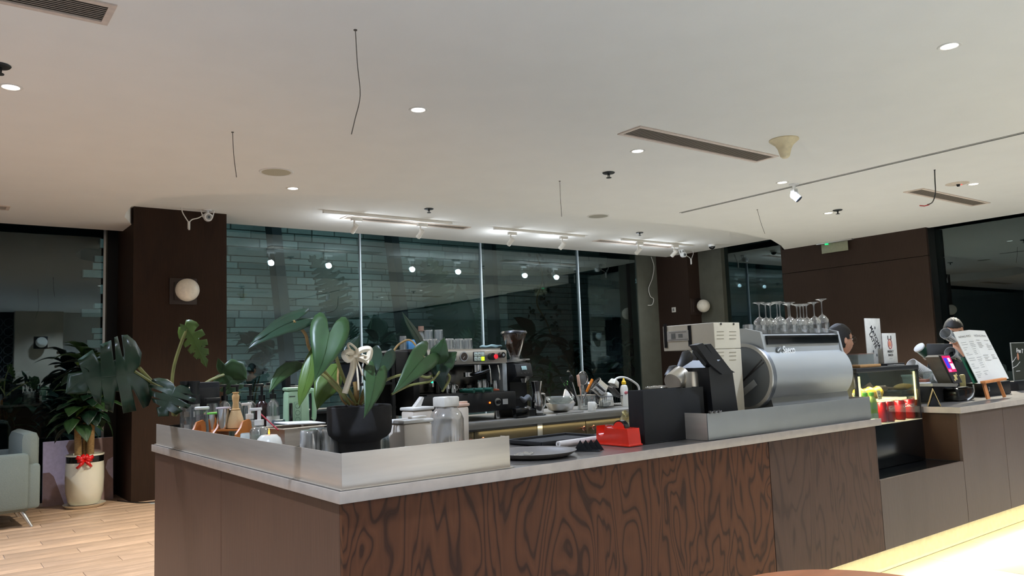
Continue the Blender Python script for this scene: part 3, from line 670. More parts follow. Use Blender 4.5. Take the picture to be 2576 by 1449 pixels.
# wooden organiser with its cups
L = on(560, 1095, HZ, y=4.12); t = thing('desk_organiser', 'caramel wooden organiser shelf with rounded side boards', 'organiser', L, -.9)
prof = [(-.07, 0), (.07, 0), (.075, .09), (.068, .125), (.05, .138), (0, .13), (-.02, .10), (-.06, .07)]
for sx in (-.155, -.02, .115): MB().prism(prof, sx-.005, sx+.005, 'x').build('side_board', CARAMEL, t)
MB().bb(-.15, -.025, -.05, .07, .062, .07).build('shelf', CARAMEL, t); MB().bb(-.015, .11, -.03, .07, .085, .093).build('shelf', CARAMEL, t)
MB().bb(-.15, .11, .06, .068, .0, .05).build('back_board', CARAMEL, t)
ox = Vector(L)
def cup(name, loc, r0, r1, h, m, label, cat, rim=None, rimm=None, group=None):
    t = thing(name, label, cat, loc, 0, group)
    MB().lathe([(0, 0), (r0, 0), (r1, h), (r1*.93, h), (r0*.9, .004), (0, .004)], seg=24).build('body', m, t)
    if rim: MB().lathe([(r1*.9, h), (r1*1.15, h+.001), (r1*1.15, h+.008), (r1*.9, h+.009), (0, h+.009)], seg=24).build(rim, rimm, t)
    return t
cup('steel_cup', on(537, 1060, HT+.0725, y=4.23), .02, .027, .095, CHROME, 'steel cup with a bright green lid on the organiser', 'cup', 'lid', mat('lime_plastic', (120, 214, 84), .4))
cup('steel_cup', on(562, 1060, HT+.096, y=4.13), .024, .032, .10, CHROME, 'taller steel measuring cup in the middle of the organiser', 'cup', 'lid', mat('pale_plastic', (206, 192, 196), .4))
cup('dark_jar', on(583, 1060, HT+.096, y=4.16), .026, .03, .085, RUBY, 'dark jar with a white stopper beside the bamboo whisk', 'jar', 'lid', WHITE)
t = thing('bamboo_whisk', 'pale bamboo whisk standing handle up on the organiser', 'whisk', on(593, 1050, HT+.098, y=4.10))
lath('bristles', [(0, 0), (.040, .0), (.042, .02), (.036, .05), (.024, .088)], mat('bamboo', (222, 186, 136), .6, 0, .1, 90, stretch=(8, 8, .5)), t, (0, 0, .0))
lath('handle', [(.022, .088), (.0235, .09), (.0235, .094), (.017, .097), (.014, .125), (.018, .15), (.018, .162), (.012, .172), (.0165, .176), (.0165, .18), (0, .181)], STRAW, t)
cup('glass_jar', on(537, 1090, HZ, y=4.18), .03, .032, .05, GLASS2, 'low clear jar under the organiser shelf, left', 'jar', group='jars under the organiser')
cup('glass_jar', on(560, 1095, HZ, y=4.06), .026, .028, .05, GLASS2, 'low clear jar under the organiser shelf, right', 'jar', group='jars under the organiser')
t = thing('glass_carafe', 'upturned clear glass with a black rim behind the steel cups', 'glass', on(534, 1060, HZ, y=4.42))
lath('body', [(.042, 0), (.042, .002), (.04, .12), (.03, .20), (.028, .215), (0, .22)], GLASS, t); MB().box((0, 0, .235), (.075, .05, .02), .003).build('rim', BLACK, t)
t = thing('herb_jar', 'clear jar of dark dried herbs with a white lid', 'jar', on(508, 1070, HT+.0015, y=4.33))
lath('body', [(0, 0), (.034, 0), (.034, .185), (.03, .19)], GLASS, t); lath('contents', [(0, .05), (.03, .05), (.03, .16), (0, .165)], mat('dried_herb', (88, 76, 80), .9, 0, .6, 160), t)
MB().lathe([(.036, .19), (.037, .2), (.034, .204), (0, .205)], seg=24).build('lid', WHITE, t)
t = thing('paper_bag', 'pink paper bag between the jars', 'bag', on(530, 1060, HZ, y=4.52)); MB().box((0, 0, .08), (.07, .05, .17), .004, taper=(1, .3)).build('bag', mat('pink_paper', (210, 150, 128), .8), t)
t = thing('snack_pouch', 'white and green pouch leaning at the organiser end', 'pouch', on(618, 1100, HZ, y=3.90), -.1)
MB().box((0, 0, .04), (.068, .03, .082), .008, taper=(.72, .3)).build('pouch', mat('pouch_white', (222, 228, 222), .35), t)
MB().box((0, -.0145, .028), (.06, .004, .016), .001, rot=(-.15, 0, 0)).build('green_band', mat('pouch_green', (92, 176, 62), .4), t)
q = on(655, 1040, HT+.15, y=3.95); t = thing('red_stirrer', 'thin red stirring stick leaning against the steel pan', 'stick', q)
b_ = pt(700, 1082, y=3.82)-q; a_ = pt(652, 1038, y=3.95)-q
MB().tube([a_, b_], .0035).build('stick', mat('red_stick', (176, 26, 46), .4), t)
tag(MB().bb(-.04, .04, -.03, .03, 0, .11, .004).build('grey_tin', mat('grey_tin', (112, 124, 128), .4, .3), None, on(706, 1060, HZ, y=4.28)), 'small grey tin between syrup bottle and mint jug', 'tin')

# ---- back counter
BZ = .9315
def EX(px, py=900, y=4.42): return pt(px, py, y=y).x
def EZ(px, py, y=4.42): return pt(px, py, y=y).z
x0, x1 = EX(1072), EX(1270); xm = (x0+x1)/2; Lm = Vector((xm, 4.62, BZ))
t = thing('espresso_machine', 'two-group espresso machine in silver and black on the back counter', 'coffee machine', Lm)
zt, zb_ = EZ(1180, 882), EZ(1180, 917)
k = dict(parent=t, ab=Lm)
MB().box((xm-.03, 4.44, (zt+zb_)/2), (x1-x0+.06, .10, zt-zb_), .012).build('control_fascia', mat('satin_steel', (206, 200, 190), .3, .75, .02), **k)
MB().bb(x0-.06, x1-.01, 4.46, 4.92, zb_-.01, zt, .01).build('boiler_housing', mat('charcoal', (36, 36, 38), .4), **k)
MB().bb(x0-.05, x1, 4.47, 4.92, zt, zt+.012).build('cup_tray', STEEL, **k)
MB().tube(catmull([(x0+.45, 4.9, zt+.01), (x0+.47, 4.92, zt+.045), (x1-.04, 4.92, zt+.04), (x1, 4.9, zt+.01)], 6), .012).build('tray_rail', BLACK, **k)
zf = EZ(1180, 990); zd = EZ(1180, 1040)
MB().bb(x0-.04, x1-.02, 4.62, 4.9, zf, zb_, .004).build('back_panel', mat('mirror_steel', (120, 116, 112), .2, .9, .05), **k)
MB().bb(x0-.06, x1+.055, 4.38, 4.92, zd+.005, zf, .008).build('drip_base', BLACK, **k)
MB().bb(x0-.02, x1-.04, 4.385, 4.6, zf, zf+.008).build('drip_grate', STEEL_D, **k)
for fx_, fy in ((x0, 4.45), (x1-.06, 4.45), (x0, 4.85), (x1-.06, 4.85)): MB().cyl((fx_, fy, BZ), (fx_, fy, zd+.006), .022, seg=14).build('foot', CHROME, **k)
MB().bb(x0-.1, x0-.05, 4.42, 4.9, zd+.005, zt+.02, .01).build('side_panel', BLACK, **k)
MB().bb(x1-.01, x1+.03, 4.44, 4.9, zf, zb_, .006).build('side_panel', mat('pale_edge', (196, 204, 210), .4), **k)
# fascia details
def pad(cx_):
    c = pt(cx_, 897, y=4.388); b = MB().box((0, 0, 0), (.092, .006, .066), .004).build('button_pad', BLACK, t, c-Lm)
    for i in range(3):
        for j in range(2):
            lit = (i, j) == (2, 0) and cx_ > 1180
            o = MB().box((0, 0, 0), (.026, .004, .027), .002).build('button', mat('lit_green', (210, 255, 60), emit=(190, 255, 40), es=2) if lit else mat('button_white', (208, 222, 216), .4, emit=(200, 220, 215), es=.15), b, ((i-1)*.0285, -.004, (j-.5)*.030))
            if not lit: MB().box((0, -.003, 0), (.012, .001, .003), 0, rot=(0, .5, 0)).build('mark', BLACK, b, ((i-1)*.0285, -.004, (j-.5)*.030)) if i < 2 else None
pad(1133); pad(1205)
c = pt(1167, 897, y=4.385); g = MB().cyl((0, .006, 0), (0, -.004, 0), .032, seg=28).build('pressure_gauge', CHROME, t, c-Lm)
MB().cyl((0, -.004, 0), (0, -.0052, 0), .026, seg=28).build('dial', mat('dial_brown', (78, 64, 58), .4), g)
MB().box((-.004, -.0065, -.006), (.020, .001, .003), 0, rot=(0, -.8, 0)).build('needle', WHITE, g)
c = pt(1244, 897, y=4.37); MB().cyl((-.02, .02, 0), (-.02, -.015, 0), .024, seg=18).build('steam_knob', BLACK, t, c-Lm)
MB().cyl((0, .02, 0), (0, -.02, 0), .016, seg=18).build('switch_lamp', mat('red_switch', (236, 60, 70), .3, emit=(255, 40, 60), es=.8), t, c-Lm)
c = pt(1262, 893, y=4.37); MB().cyl((0, .02, 0), (0, -.02, 0), .02, seg=18).build('steam_knob', BLACK, t, c-Lm); MB().cyl((0, -.02, 0), (0, -.023, 0), .009, seg=14).build('knob_cap', CHROME, t, c-Lm)
for gx in (1115, 1200):
    c = pt(gx, 925, y=4.47); MB().cyl((0, 0, .02), (0, 0, -.03), .036, seg=20).build('group_head', CHROME, t, c-Lm)
for sx, ln in ((1230, .11), (1084, .12), (1252, .08)):
    c = pt(sx, 918, y=4.42); MB().tube([(0, 0, 0), (0, -.01, -.03), (.002, -.015, -ln)], .005).cyl((.002, -.015, -ln), (.002, -.016, -ln-.022), .008, .006, seg=10).build('steam_wand', CHROME, t, c-Lm)
c = pt(1195, 938, y=4.40); MB().tube(catmull([(-.02, .05, -.01), (0, 0, -.01), (.04, -.03, 0), (.09, -.04, .015)], 5), .011).build('portafilter_handle', BLACK, t, c-Lm); MB().cyl((-.02, .06, .005), (-.02, .06, -.025), .033, seg=20).build('portafilter', CHROME, t, c-Lm)
c = pt(1232, 1013, y=4.377); MB().cyl((0, 0, 0), (0, -.004, 0), .006, seg=10).build('power_lamp', mat('orange_led', (255, 120, 40), emit=(255, 110, 30), es=5), t, c-Lm)
c = pt(1252, 1011, y=4.376); d_ = MB().cyl((0, 0, 0), (0, -.003, 0), .026, seg=24).build('power_dial', ALU, t, c-Lm); MB().cyl((0, -.003, 0), (0, -.02, 0), .014, seg=18).build('dial_knob', BLACK, d_)
c = pt(1271, 1010, y=4.372); MB().bb(-.022, .022, -.002, 0, -.018, .018).build('rating_label', mat('rating_label', (190, 190, 188), .5, 0, .2, 300), t, c-Lm)
# cups standing on the drip tray, portafilters with green handles
cups_ = [(1140, .06, .024, CHROME), (1126, .075, .02, CHROME), (1178, .055, .03, mat('dark_steel_cup', (60, 58, 56), .2, .9)), (1205, .075, .023, CHROME), (1218, .08, .02, CHROME), (1232, .065, .022, mat('dark_steel_cup')), (1246, .075, .02, CHROME), (1100, .08, .025, mat('dark_steel_cup'))]
for i, (px, h, r, m) in enumerate(cups_):
    L = on(px, 980, zf+.0085, y=4.5+.03*(i % 2)); tt = thing('milk_pitcher', '', 'pitcher', L, 0, 'small pitchers on the espresso machine drip tray')
    tt['label'] = 'small %s pitcher on the espresso machine drip tray, number %s from the left' % ('shiny steel' if m is CHROME else 'dark steel', ['two', 'three', 'four', 'five', 'six', 'seven', 'eight', 'one'][i][:9])
    tt['label'] = ['shiny pitcher left of centre on the espresso drip tray', 'slim shiny pitcher beside the hanging leaf tip', 'dark steel pitcher above the green handles', 'shiny pitcher behind the right green handle', 'slim shiny pitcher left of the orange tongs', 'dark steel pitcher behind the orange tongs', 'rightmost shiny pitcher on the espresso drip tray', 'dark pitcher with a teal light, leftmost on the drip tray'][i]
    MB().lathe([(0, 0), (r, 0), (r*1.02, h*.5), (r*.82, h*.8), (r*.95, h), (r*.88, h), (0, h*.9)], seg=20).build('body', m, tt)
    MB().tube(catmull([(r*.9, 0, h*.85), (r*1.6, 0, h*.75), (r*1.6, 0, h*.3), (r, 0, h*.2)], 4), .003).build('handle', m, tt)
MB().sph((0, 0, 0), .008).build('teal_lamp', mat('teal_led', (60, 230, 200), emit=(40, 230, 190), es=2), t, pt(1087, 961, y=4.40)-Lm)
for i, (px, py) in enumerate(((1158, 988), (1182, 985), (1204, 984))):
    L = pt(px, py, y=4.42); L.z = zf+.022; tt = thing('portafilter', ['left', 'middle', 'right'][i]+' one of three portafilters with dark green handles', 'portafilter', L, 0, 'portafilters with green handles')
    d_ = Vector((.5, -1, -.02)).normalized(); MB().cyl((0, 0, 0), d_*.105, .013, .0155, seg=16).build('handle', mat('dark_green_handle', (16, 76, 62), .45), tt)
    MB().cyl((-.02, .05, -.012), (-.02, .05, .014), .030, seg=20).tube([(-.015, .03, 0), (0, 0, 0)], .008).build('basket', CHROME, tt)
tag(MB().tube(catmull([(-.03, 0, 0), (0, -.01, .004), (.03, 0, .002), (.055, .01, 0)], 5), .007).build('orange_tongs', mat('rust_plastic', (190, 90, 50), .5), None, on(1240, 985, zf+.012, y=4.42)), 'rust orange tongs lying on the drip tray edge', 'tongs')
# glasses on the machine
gi = 0
for px, py, y in ((1078, 860, 4.78), (1104, 860, 4.76), (1125, 866, 4.66), (1140, 866, 4.72), (1155, 868, 4.6), (1178, 868, 4.58), (1165, 868, 4.7), (1072, 868, 4.6), (1090, 868, 4.58), (1131, 868, 4.55)):
    two = gi < 2; hh = .075
    L = on(px, py, zt+.0125, y=y)
    tumbler(L, hh, .028, .031, 'upturned clear tumbler on the espresso machine, %s' % ['back row, first under the stacked one', 'back row, second under the stacked one', 'middle of the visible row', 'just left of the visible gauge', 'second from the cloth', 'nearest the blue-grey cloth', 'behind the two nearest the cloth', 'leftmost beside the stoppered bottle', 'second from the left in front', 'half hidden by the upright leaf'][gi], 'tumblers on the espresso machine', m=glassmat('bright_glass', (236, 238, 236), .14, .85, .06, .12))
    if two: tumbler(L+Vector((0, 0, .0765)), .07, .03, .032, 'upper tumbler stacked over the %s back glass on the espresso machine' % ('first' if gi == 0 else 'second'), None, m=GLASS2)
    gi += 1
t = thing('pepper_bottle', 'clear bottle with a brown stopper on the espresso machine', 'bottle', on(1060, 860, zt+.0125, y=4.8)); lath('body', [(0, 0), (.026, 0), (.026, .1), (.014, .13), (.014, .14)], GLASS2, t); lath('stopper', [(.016, .14), (.02, .142), (.02, .175), (0, .176)], mat('brown_stopper', (140, 110, 92), .6), t)
t = thing('cloth', 'blue-grey cloth bundled on the right of the espresso machine', 'cloth', on(1232, 876, zt+.0125, y=4.62))
b = MB().sph((0, 0, .014), .05, (1.7, .9, .3), 24, 12).sph((.06, 0, .016), .035, (1.3, 1, .45), 16, 10)
for v in b.b.verts: v.co += Vector((0, 0, .006*math.sin(v.co.x*70)*math.cos(v.co.y*60))); v.co.z = max(v.co.z, 0)
b.build('folds', mat('cloth_blue', (120, 142, 142), .9), t)
# black brewer left of the machine
x0b, x1b = EX(1000), x0-.105; L = Vector(((x0b+x1b)/2, 4.6, BZ)); t = thing('coffee_brewer', 'black upright brewer left of the espresso machine, mostly behind leaves', 'coffee machine', L)
zt2 = EZ(1025, 882); MB().bb(x0b, x1b, 4.45, 4.8, zt2-.2, zt2, .012).build('head', BLACK, t, ab=L); MB().bb(x0b, x1b, 4.65, 4.8, BZ, zt2-.2, .006).build('column', MATTE, t, ab=L); MB().bb(x0b, x1b, 4.45, 4.8, BZ, BZ+.04, .006).build('base', BLACK, t, ab=L)
tag(MB().bb(-.03, .03, -.02, .02, 0, .075, .003).build('spray_bottle', mat('blue_label', (90, 160, 220), .4), None, on(1034, 866, zt2+.001, y=4.6)), 'small blue labelled bottle on the black brewer', 'bottle')
tag(MB().lathe([(0, 0), (.024, 0), (.024, .09), (.022, .10), (0, .10)], seg=20).build('small_jar', GLASS2, None, on(1014, 866, zt2+.001, y=4.6)), 'small clear jar on the black brewer', 'jar')
# black rack with slate tubs
L = Vector((2.05, 4.62, BZ)); t = thing('shelf_rack', 'black metal rack behind the potted philodendron', 'rack', L); xr0, xr1 = EX(782), EX(996)
for xx in (xr0, EX(985)):
    for yy in (4.42, 4.8): MB().bb(xx, xx+.022, yy, yy+.022, BZ, 1.37).build('post', BLACK, t, ab=L)
for zz in (1.05, 1.20, 1.355): MB().bb(xr0, EX(994), 4.42, 4.822, zz, zz+.014).build('shelf', BLACK, t, ab=L)
MB().bb(xr0+.03, xr0+.20, 4.5, 4.78, BZ, 1.045, .006).build('drawer_box', MATTE, t, ab=L)
for i, px in enumerate((877, 960)):
    c = on(px, 930, 1.2145, y=4.6); tt = thing('slate_tub', 'slate blue tub with chrome clips on the black rack, %s' % ['left', 'right'][i], 'tub', c, 0, 'slate tubs on the rack')
    MB().cyl((0, 0, 0), (0, 0, .12), .075, .085, seg=28).build('tub', mat('slate_tub', (70, 76, 92), .5), tt); MB().cyl((0, 0, .12), (0, 0, .135), .088, seg=28).build('lid', BLACK, tt)
    for sx in (-1, 1): MB().tube([(sx*.084, -.02, .09), (sx*.094, -.022, .12), (sx*.086, -.02, .14)], .003).build('clip', CHROME, tt)
# grinder
c0 = on(1300, 1040, BZ, y=4.5); t = thing('coffee_grinder', 'black coffee grinder with a smoky cone hopper right of the espresso machine', 'grinder', c0)
MB().prism([(.13, 0), (-.12, 0), (-.12, .045), (-.03, .07), (-.03, .24), (-.11, .28), (-.085, .37), (.09, .385), (.12, .34)], -.075, .075, 'x').build('body', mat('grinder_black', (18, 18, 20), .35), t)
pn = MB().box((0, -.1, .325), (.145, .006, .085), .003, rot=(-.27, 0, 0)).build('control_panel', BLACK, t)
MB().box((.0, -.105, .338), (.045, .003, .028), .001, rot=(-.27, 0, 0)).build('display', mat('lcd', (150, 176, 176), .3, emit=(150, 190, 190), es=.25), pn)
for kx in (-.03, 0, .03): MB().box((kx, -.1115, .302), (.009, .003, .006), .001, rot=(-.27, 0, 0)).build('button', STEEL_D, pn)
MB().cyl((0, -.09, .235), (0, -.09, .265), .018, .024, seg=16).build('spout', CHROME, t)
MB().tube([(-.03, -.05, .12), (-.03, -.12, .12), (.03, -.12, .12), (.03, -.05, .12)], .005).build('portafilter_fork', CHROME, t)
MB().cyl((0, 0, .385), (0, 0, .40), .075, seg=28).cyl((0, 0, .40), (0, 0, .415), .035, seg=20).build('collar', ALU, t)
MB().bb(.02, .13, -.01, .01, .392, .402, .002).build('slide_gate', ALU, t)
SMOKE = glassmat('smoky_plastic', (120, 92, 72), .10, .6, .05, .22)
MB().lathe([(.033, .415), (.04, .43), (.088, .575), (.088, .585)], seg=32).build('hopper', SMOKE, t)
MB().lathe([(.036, .42), (.044, .47), (0, .49)], seg=20).build('beans', mat('coffee_beans', (52, 34, 24), .5, 0, .5, 200), t)
MB().lathe([(.092, .583), (.095, .590), (.088, .602), (.02, .608), (0, .608)], seg=32).build('hopper_lid', BLACK, t)
# big steel jug, knock box etc
t = thing('steel_jug', 'tall polished steel jug with a long handle on a coaster', 'jug', on(1352, 1038, BZ+.010, y=4.42))
MB().lathe([(0, 0), (.040, 0), (.044, .01), (.044, .09), (.030, .14), (.030, .165), (.042, .23), (.040, .23), (.028, .16), (0, .15)], seg=28).build('body', CHROME, t)
MB().tube(catmull([(.038, 0, .14), (.075, 0, .13), (.072, 0, .06), (.044, 0, .03)], 6), .006, 8).build('handle', CHROME, t)
tag(MB().lathe([(0, 0), (.062, 0), (.062, .006), (.05, .009), (0, .009)], seg=24).build('coaster', GBLK, None, on(1352, 1038, BZ, y=4.42)), 'black round coaster under the tall steel jug', 'coaster')
t = thing('grey_rag', 'grey rag hanging from the coffee grinder fork', 'cloth', on(1322, 985, BZ+.125, y=4.36))
b = MB().sph((0, 0, 0), .035, (1.5, .7, .6), 20, 12)
for v in b.b.verts: v.co += Vector((.2*v.co.z, 0, .01*math.sin(v.co.x*90)))
b.build('folds', mat('rag', (96, 98, 100), .9), t)
t = thing('tamping_box', 'low black knock box with chrome feet beside the grinder', 'box', on(1310, 1036, BZ, y=4.33)); MB().box((0, 0, .035), (.12, .05, .07), .015).build('box', GBLK, t)
# mixing bowl and drying dishes
L = on(1410, 1030, BZ, y=4.50); t = thing('mixing_bowl', 'wide polished steel mixing bowl', 'bowl', L)
MB().lathe([(0, .002), (.05, .002), (.09, .022), (.112, .062), (.117, .067), (.11, .064), (.086, .026), (.05, .008), (0, .008)], seg=36).build('bowl', CHROME, t)
t = thing('glass_bowl', 'clear glass bowl resting inside the steel mixing bowl', 'bowl', L+Vector((0, 0, .06))); MB().lathe([(0, 0), (.06, 0), (.095, .03), (.108, .055), (.112, .055), (.098, .028), (.06, -.004), (0, -.004)], seg=32).build('bowl', GLASS2, t)
t = thing('cutting_board', 'small white board leaning behind the mixing bowl', 'board', on(1424, 1000, BZ, y=4.66), 0, None, (-.25, .55, 0)); MB().box((0, 0, .085), (.12, .01, .15), .012).build('board', mat('board_white', (220, 210, 196), .5), t)
# utensil pot
L = on(1476, 1020, BZ, y=4.55); t = thing('utensil_pot', 'clear square pot crowded with kitchen utensils', 'utensil pot', L); MB().box((0, 0, .055), (.11, .09, .11), .004).build('pot', GLASS2, t)
MB().bb(-.056, .056, -.046, .046, .105, .112).build('rim', STEEL, t)
def utensil(name, a, b, r, m, label, cat, head=None):
    t = thing(name, label, cat, a); d = Vector(b)-Vector(a); MB().tube([(0, 0, 0), d], r, 8).build('handle', m, t)
    if head:
        hb, hm, hn = head(d); hb.build(hn, hm, t)
    return t
def ax(d, h): return d.normalized()
U = lambda px, py, y=4.55: pt(px, py, y=y)
utensil('spatula', U(1466, 1015), U(1453, 943), .006, mat('pink_wood', (214, 172, 150), .6), 'pale wooden spatula standing highest in the utensil pot', 'spatula', lambda d: (MB().box(d*.8, (.028, .008, .09), .006, rot=(0, -.12, 0)), mat('pink_wood'), 'blade'))
utensil('black_spoon', U(1448, 1010), U(1437, 952), .005, BLACK, 'black serving spoon with a round head left of the wooden spatula', 'spoon', lambda d: (MB().sph(d*1.0, .022, (1, .4, 1.3)), BLACK, 'bowl'))
utensil('black_ladle', U(1452, 1008), U(1432, 935), .004, BLACK, 'black ladle with a hooked end left of the spatula', 'ladle', lambda d: (MB().tube([d, d+Vector((-.012, 0, .01)), d+Vector((-.02, 0, 0))], .004), CHROME, 'hook'))
utensil('green_knife', U(1448, 1012), U(1410, 950), .006, BLACK, 'black handled knife with a green mark leaning left', 'knife', lambda d: (MB().sph(d*.75, .008, (1, .5, 2.6), rot=(0, -.5, 0)), mat('leaf_plastic', (120, 190, 100), .4), 'mark'))
utensil('green_whisk', U(1455, 1012), U(1424, 958), .005, BLACK, 'black whisk with a green tip in the utensil pot', 'whisk', lambda d: (MB().sph(d*.9, .007, (1, .5, 2.4)), mat('leaf_plastic'), 'tip'))
utensil('long_tongs', U(1460, 1030, 4.46), U(1440, 962, 4.5), .004, ALU, 'steel tongs standing in front of the utensil pot', 'tongs', lambda d: (MB().tube([(0, 0, 0), Vector((.03, 0, d.z*.9))], .004), ALU, 'second_arm'))
t = thing('sieve', 'round steel sieve upright behind the wooden spatula', 'sieve', U(1466, 952, 4.62)); ring = [(.052*math.cos(a), 0, .052*math.sin(a)) for a in np.linspace(0, 2*PI, 28)]
MB().tube(ring, .005, 6).build('rim', CHROME, t); MB().sph((0, .01, 0), .05, (1, .25, 1)).build('mesh_bowl', glassmat('sieve_mesh', (150, 150, 148), .1, .3, .3, .4), t); MB().tube([(0, 0, -.052), (.005, -.01, -.15)], .005).build('handle', CHROME, t)
t = thing('orange_spatula', 'orange spatula leaning right of the sieve', 'spatula', U(1483, 970, 4.5), 0, None, (0, .62, 0)); MB().box((0, 0, 0), (.022, .008, .12), .006).build('blade', mat('orange_plastic', (238, 140, 40), .4), t); MB().cyl((0, 0, -.06), (0, 0, -.12), .006).build('handle', STEEL_D, t)
t = thing('pan_cover', 'black round lid upright behind the sieve', 'lid', (lambda q: (q.x, 4.80, BZ+.105))(U(1485, 958, 4.80)), 0, None, (1.35, 0, .2)); MB().lathe([(0, .025), (.075, .02), (.105, 0), (0, -.002)], seg=28).build('lid', GBLK, t); MB().cyl((0, 0, .02), (0, 0, .045), .012).build('knob', BLACK, t)
# dish rack
L = on(1520, 1024, BZ, y=4.6); t = thing('dish_rack', 'black wire dish rack full of drying ware', 'rack', L)
zr = .09
for z_, s_ in ((zr, 1), (.012, .9)): MB().tube([(-.15*s_, -.11*s_, z_), (.15*s_, -.11*s_, z_), (.15*s_, .11*s_, z_), (-.15*s_, .11*s_, z_), (-.15*s_, -.11*s_, z_)], .0032, 6).build('wire_hoop', BLACK, t)
for k in range(13): x = -.144+k*.024; MB().tube([(x, -.11, zr), (x*.9, -.099, .012), (x*.9, .099, .012), (x, .11, zr)], .0018, 5).build('wire', BLACK, t)
t = thing('steel_pot', 'small steel pot tipped upside down on the dish rack', 'pot', U(1508, 975, 4.56), 0, None, (.3, 2.35, 0)); MB().lathe([(.058, .0), (.062, .0), (.062, .008), (.056, .012), (.056, .09), (.045, .10), (0, .10)], c=(0, 0, -.05), seg=28).build('pot', CHROME, t)
t = thing('white_jug', 'upturned white jug on the dish rack', 'jug', on(1526, 1015, BZ+.015, y=4.55)); MB().lathe([(.056, 0), (.058, .004), (.055, .05), (.045, .09), (.02, .105), (0, .107)], seg=28).build('body', WAX, t)
t = thing('glass_pitcher', 'clear glass pitcher lying in the dish rack', 'pitcher', on(1512, 1018, BZ+.03, y=4.52), 0, None, (0, 1.4, 0)); MB().lathe([(0, 0), (.03, 0), (.034, .05), (.03, .08)], seg=24).build('body', GLASS2, t)
t = thing('white_tub', 'cream square tub tipped on the dish rack', 'tub', U(1545, 963, 4.6), 0, None, (.2, .5, .3)); MB().box((0, 0, 0), (.085, .07, .05), .008, taper=(.7, .7)).build('tub', mat('cream_tub', (210, 206, 190), .4), t)
t = thing('baking_tin', 'grey baking tin leaning on the dish rack', 'tin', U(1545, 985, 4.56), 0, None, (.2, .75, 0)); MB().box((0, 0, 0), (.13, .09, .02), .006).build('tin', STEEL_D, t); MB().box((0, 0, .012), (.10, .065, .006), .003).build('inner', mat('tin_dark', (40, 40, 42), .4, .5), t)
t = thing('white_mug', 'white enamel mug in front of the dish rack', 'mug', on(1489, 1023, BZ, y=4.36)); MB().lathe([(0, 0), (.029, 0), (.030, .003), (.030, .062), (.026, .068), (.0, .068)], seg=28).build('body', WAX, t); MB().tube(catmull([(.029, 0, .055), (.047, 0, .05), (.047, 0, .025), (.029, 0, .015)], 5), .004, 8).build('handle', WAX, t)
t = thing('sauce_bottle', 'white squeeze bottle with yellow nozzle and red oval label', 'bottle', on(1572, 1020, BZ, y=4.50)); MB().lathe([(0, 0), (.030, 0), (.031, .01), (.031, .14), (.024, .165), (.013, .172), (.013, .18)], seg=24).build('body', WAX, t)
MB().lathe([(.018, .176), (.018, .195), (.010, .205), (.005, .225), (0, .226)], seg=20).build('nozzle', mat('yellow_cap', (240, 196, 40), .4), t); MB().sph((-.008, -.029, .11), .018, (1.1, .2, .7)).build('oval_label', mat('label_red', (206, 110, 116), .5), t)
t = thing('tap', 'white curved tap hose arching over the sink', 'tap', on(1608, 1000, BZ, y=4.75)); q = on(1608, 1000, BZ, y=4.75)
MB().tube(catmull([(0, 0, 0), (0, 0, .06)] + [pt(a, b_, y=4.75)-q for a, b_ in ((1606, 972), (1590, 958), (1572, 950), (1556, 950), (1546, 956))], 6), .009, 8).build('hose', mat('tap_white', (214, 212, 206), .3, .3), t); MB().cyl((0, 0, 0), (0, 0, .02), .022).build('base', CHROME, t)
t = thing('steel_ruler', 'long flat steel bar lying on the back counter front edge', 'bar', on(1432, 1034, BZ, y=4.33), .02); MB().bb(-.12, .13, -.012, .012, 0, .008, .001).build('bar', ALU, t)
tag(MB().bb(-.12, .14, -.08, .08, 0, .05, .02).build('steel_sink', STEEL, None, on(1640, 1010, BZ, y=4.7)), 'steel tub behind the black bin by the tap', 'tub')
t = thing('plastic_bag', 'crumpled clear plastic bag hanging off the back counter end', 'bag', on(1572, 1050, .80, y=4.24)); b = MB().sph((0, 0, .05), .05, (.8, .35, 1.5), 18, 14)
for v in b.b.verts: v.co += Vector((.008*math.sin(v.co.z*90), .01*math.cos(v.co.x*120+v.co.z*60), .006*math.sin(v.co.x*100)))
b.build('bag', glassmat('bag_film', (226, 214, 160), .12, .5, .1, .25), t)
# ------------------------------------------------------------------ front counter
FAB = mat('grey_tray', (112, 106, 100), .45, .1, .05)
t = thing('tray', 'round grey-brown serving tray at the counter front edge', 'tray', on(1345, 1140, HZ, y=2.50))
MB().lathe([(0, .004), (.13, .004), (.15, .016), (.165, .022), (.168, .022), (.15, .008), (.13, 0), (0, 0)], c=(0, 0, 0), seg=44).build('tray', FAB, t)
t = thing('plastic_wrap', 'small crumpled clear wrapper on the round tray', 'wrapper', on(1318, 1138, HZ+.006, y=2.50)); b = MB().sph((0, 0, .006), .03, (1.6, .7, .25), 20, 10)
for v in b.b.verts: v.co.z = max(0, v.co.z+.004*math.sin(v.co.x*180)*math.cos(v.co.y*150))
b.build('film', glassmat('wrap_film', (235, 235, 235), .15, .8, .05, .06), t)
t = thing('tray', 'large matt black rectangular tray behind the white roll', 'tray', on(1395, 1100, HZ, y=2.86), .04)
MB().box((0, 0, .006), (.36, .24, .012), .005).build('mat', MATTE, t)
for q in ((0, -.12, .37, .012), (0, .12, .37, .012)): MB().box((q[0], q[1], .014), (q[2], q[3], .018), .004).build('rim', MATTE, t)
for q in ((-.185, 0), (.185, 0)): MB().box((q[0], 0, .014), (.012, .24, .018), .004).build('rim', MATTE, t)
a_, b_ = on(1404, 1118, HZ, y=2.66), on(1505, 1104, HZ, y=2.69); t = thing('paper_roll', 'white paper roll lying behind the black card stand', 'roll', (a_+b_)/2)
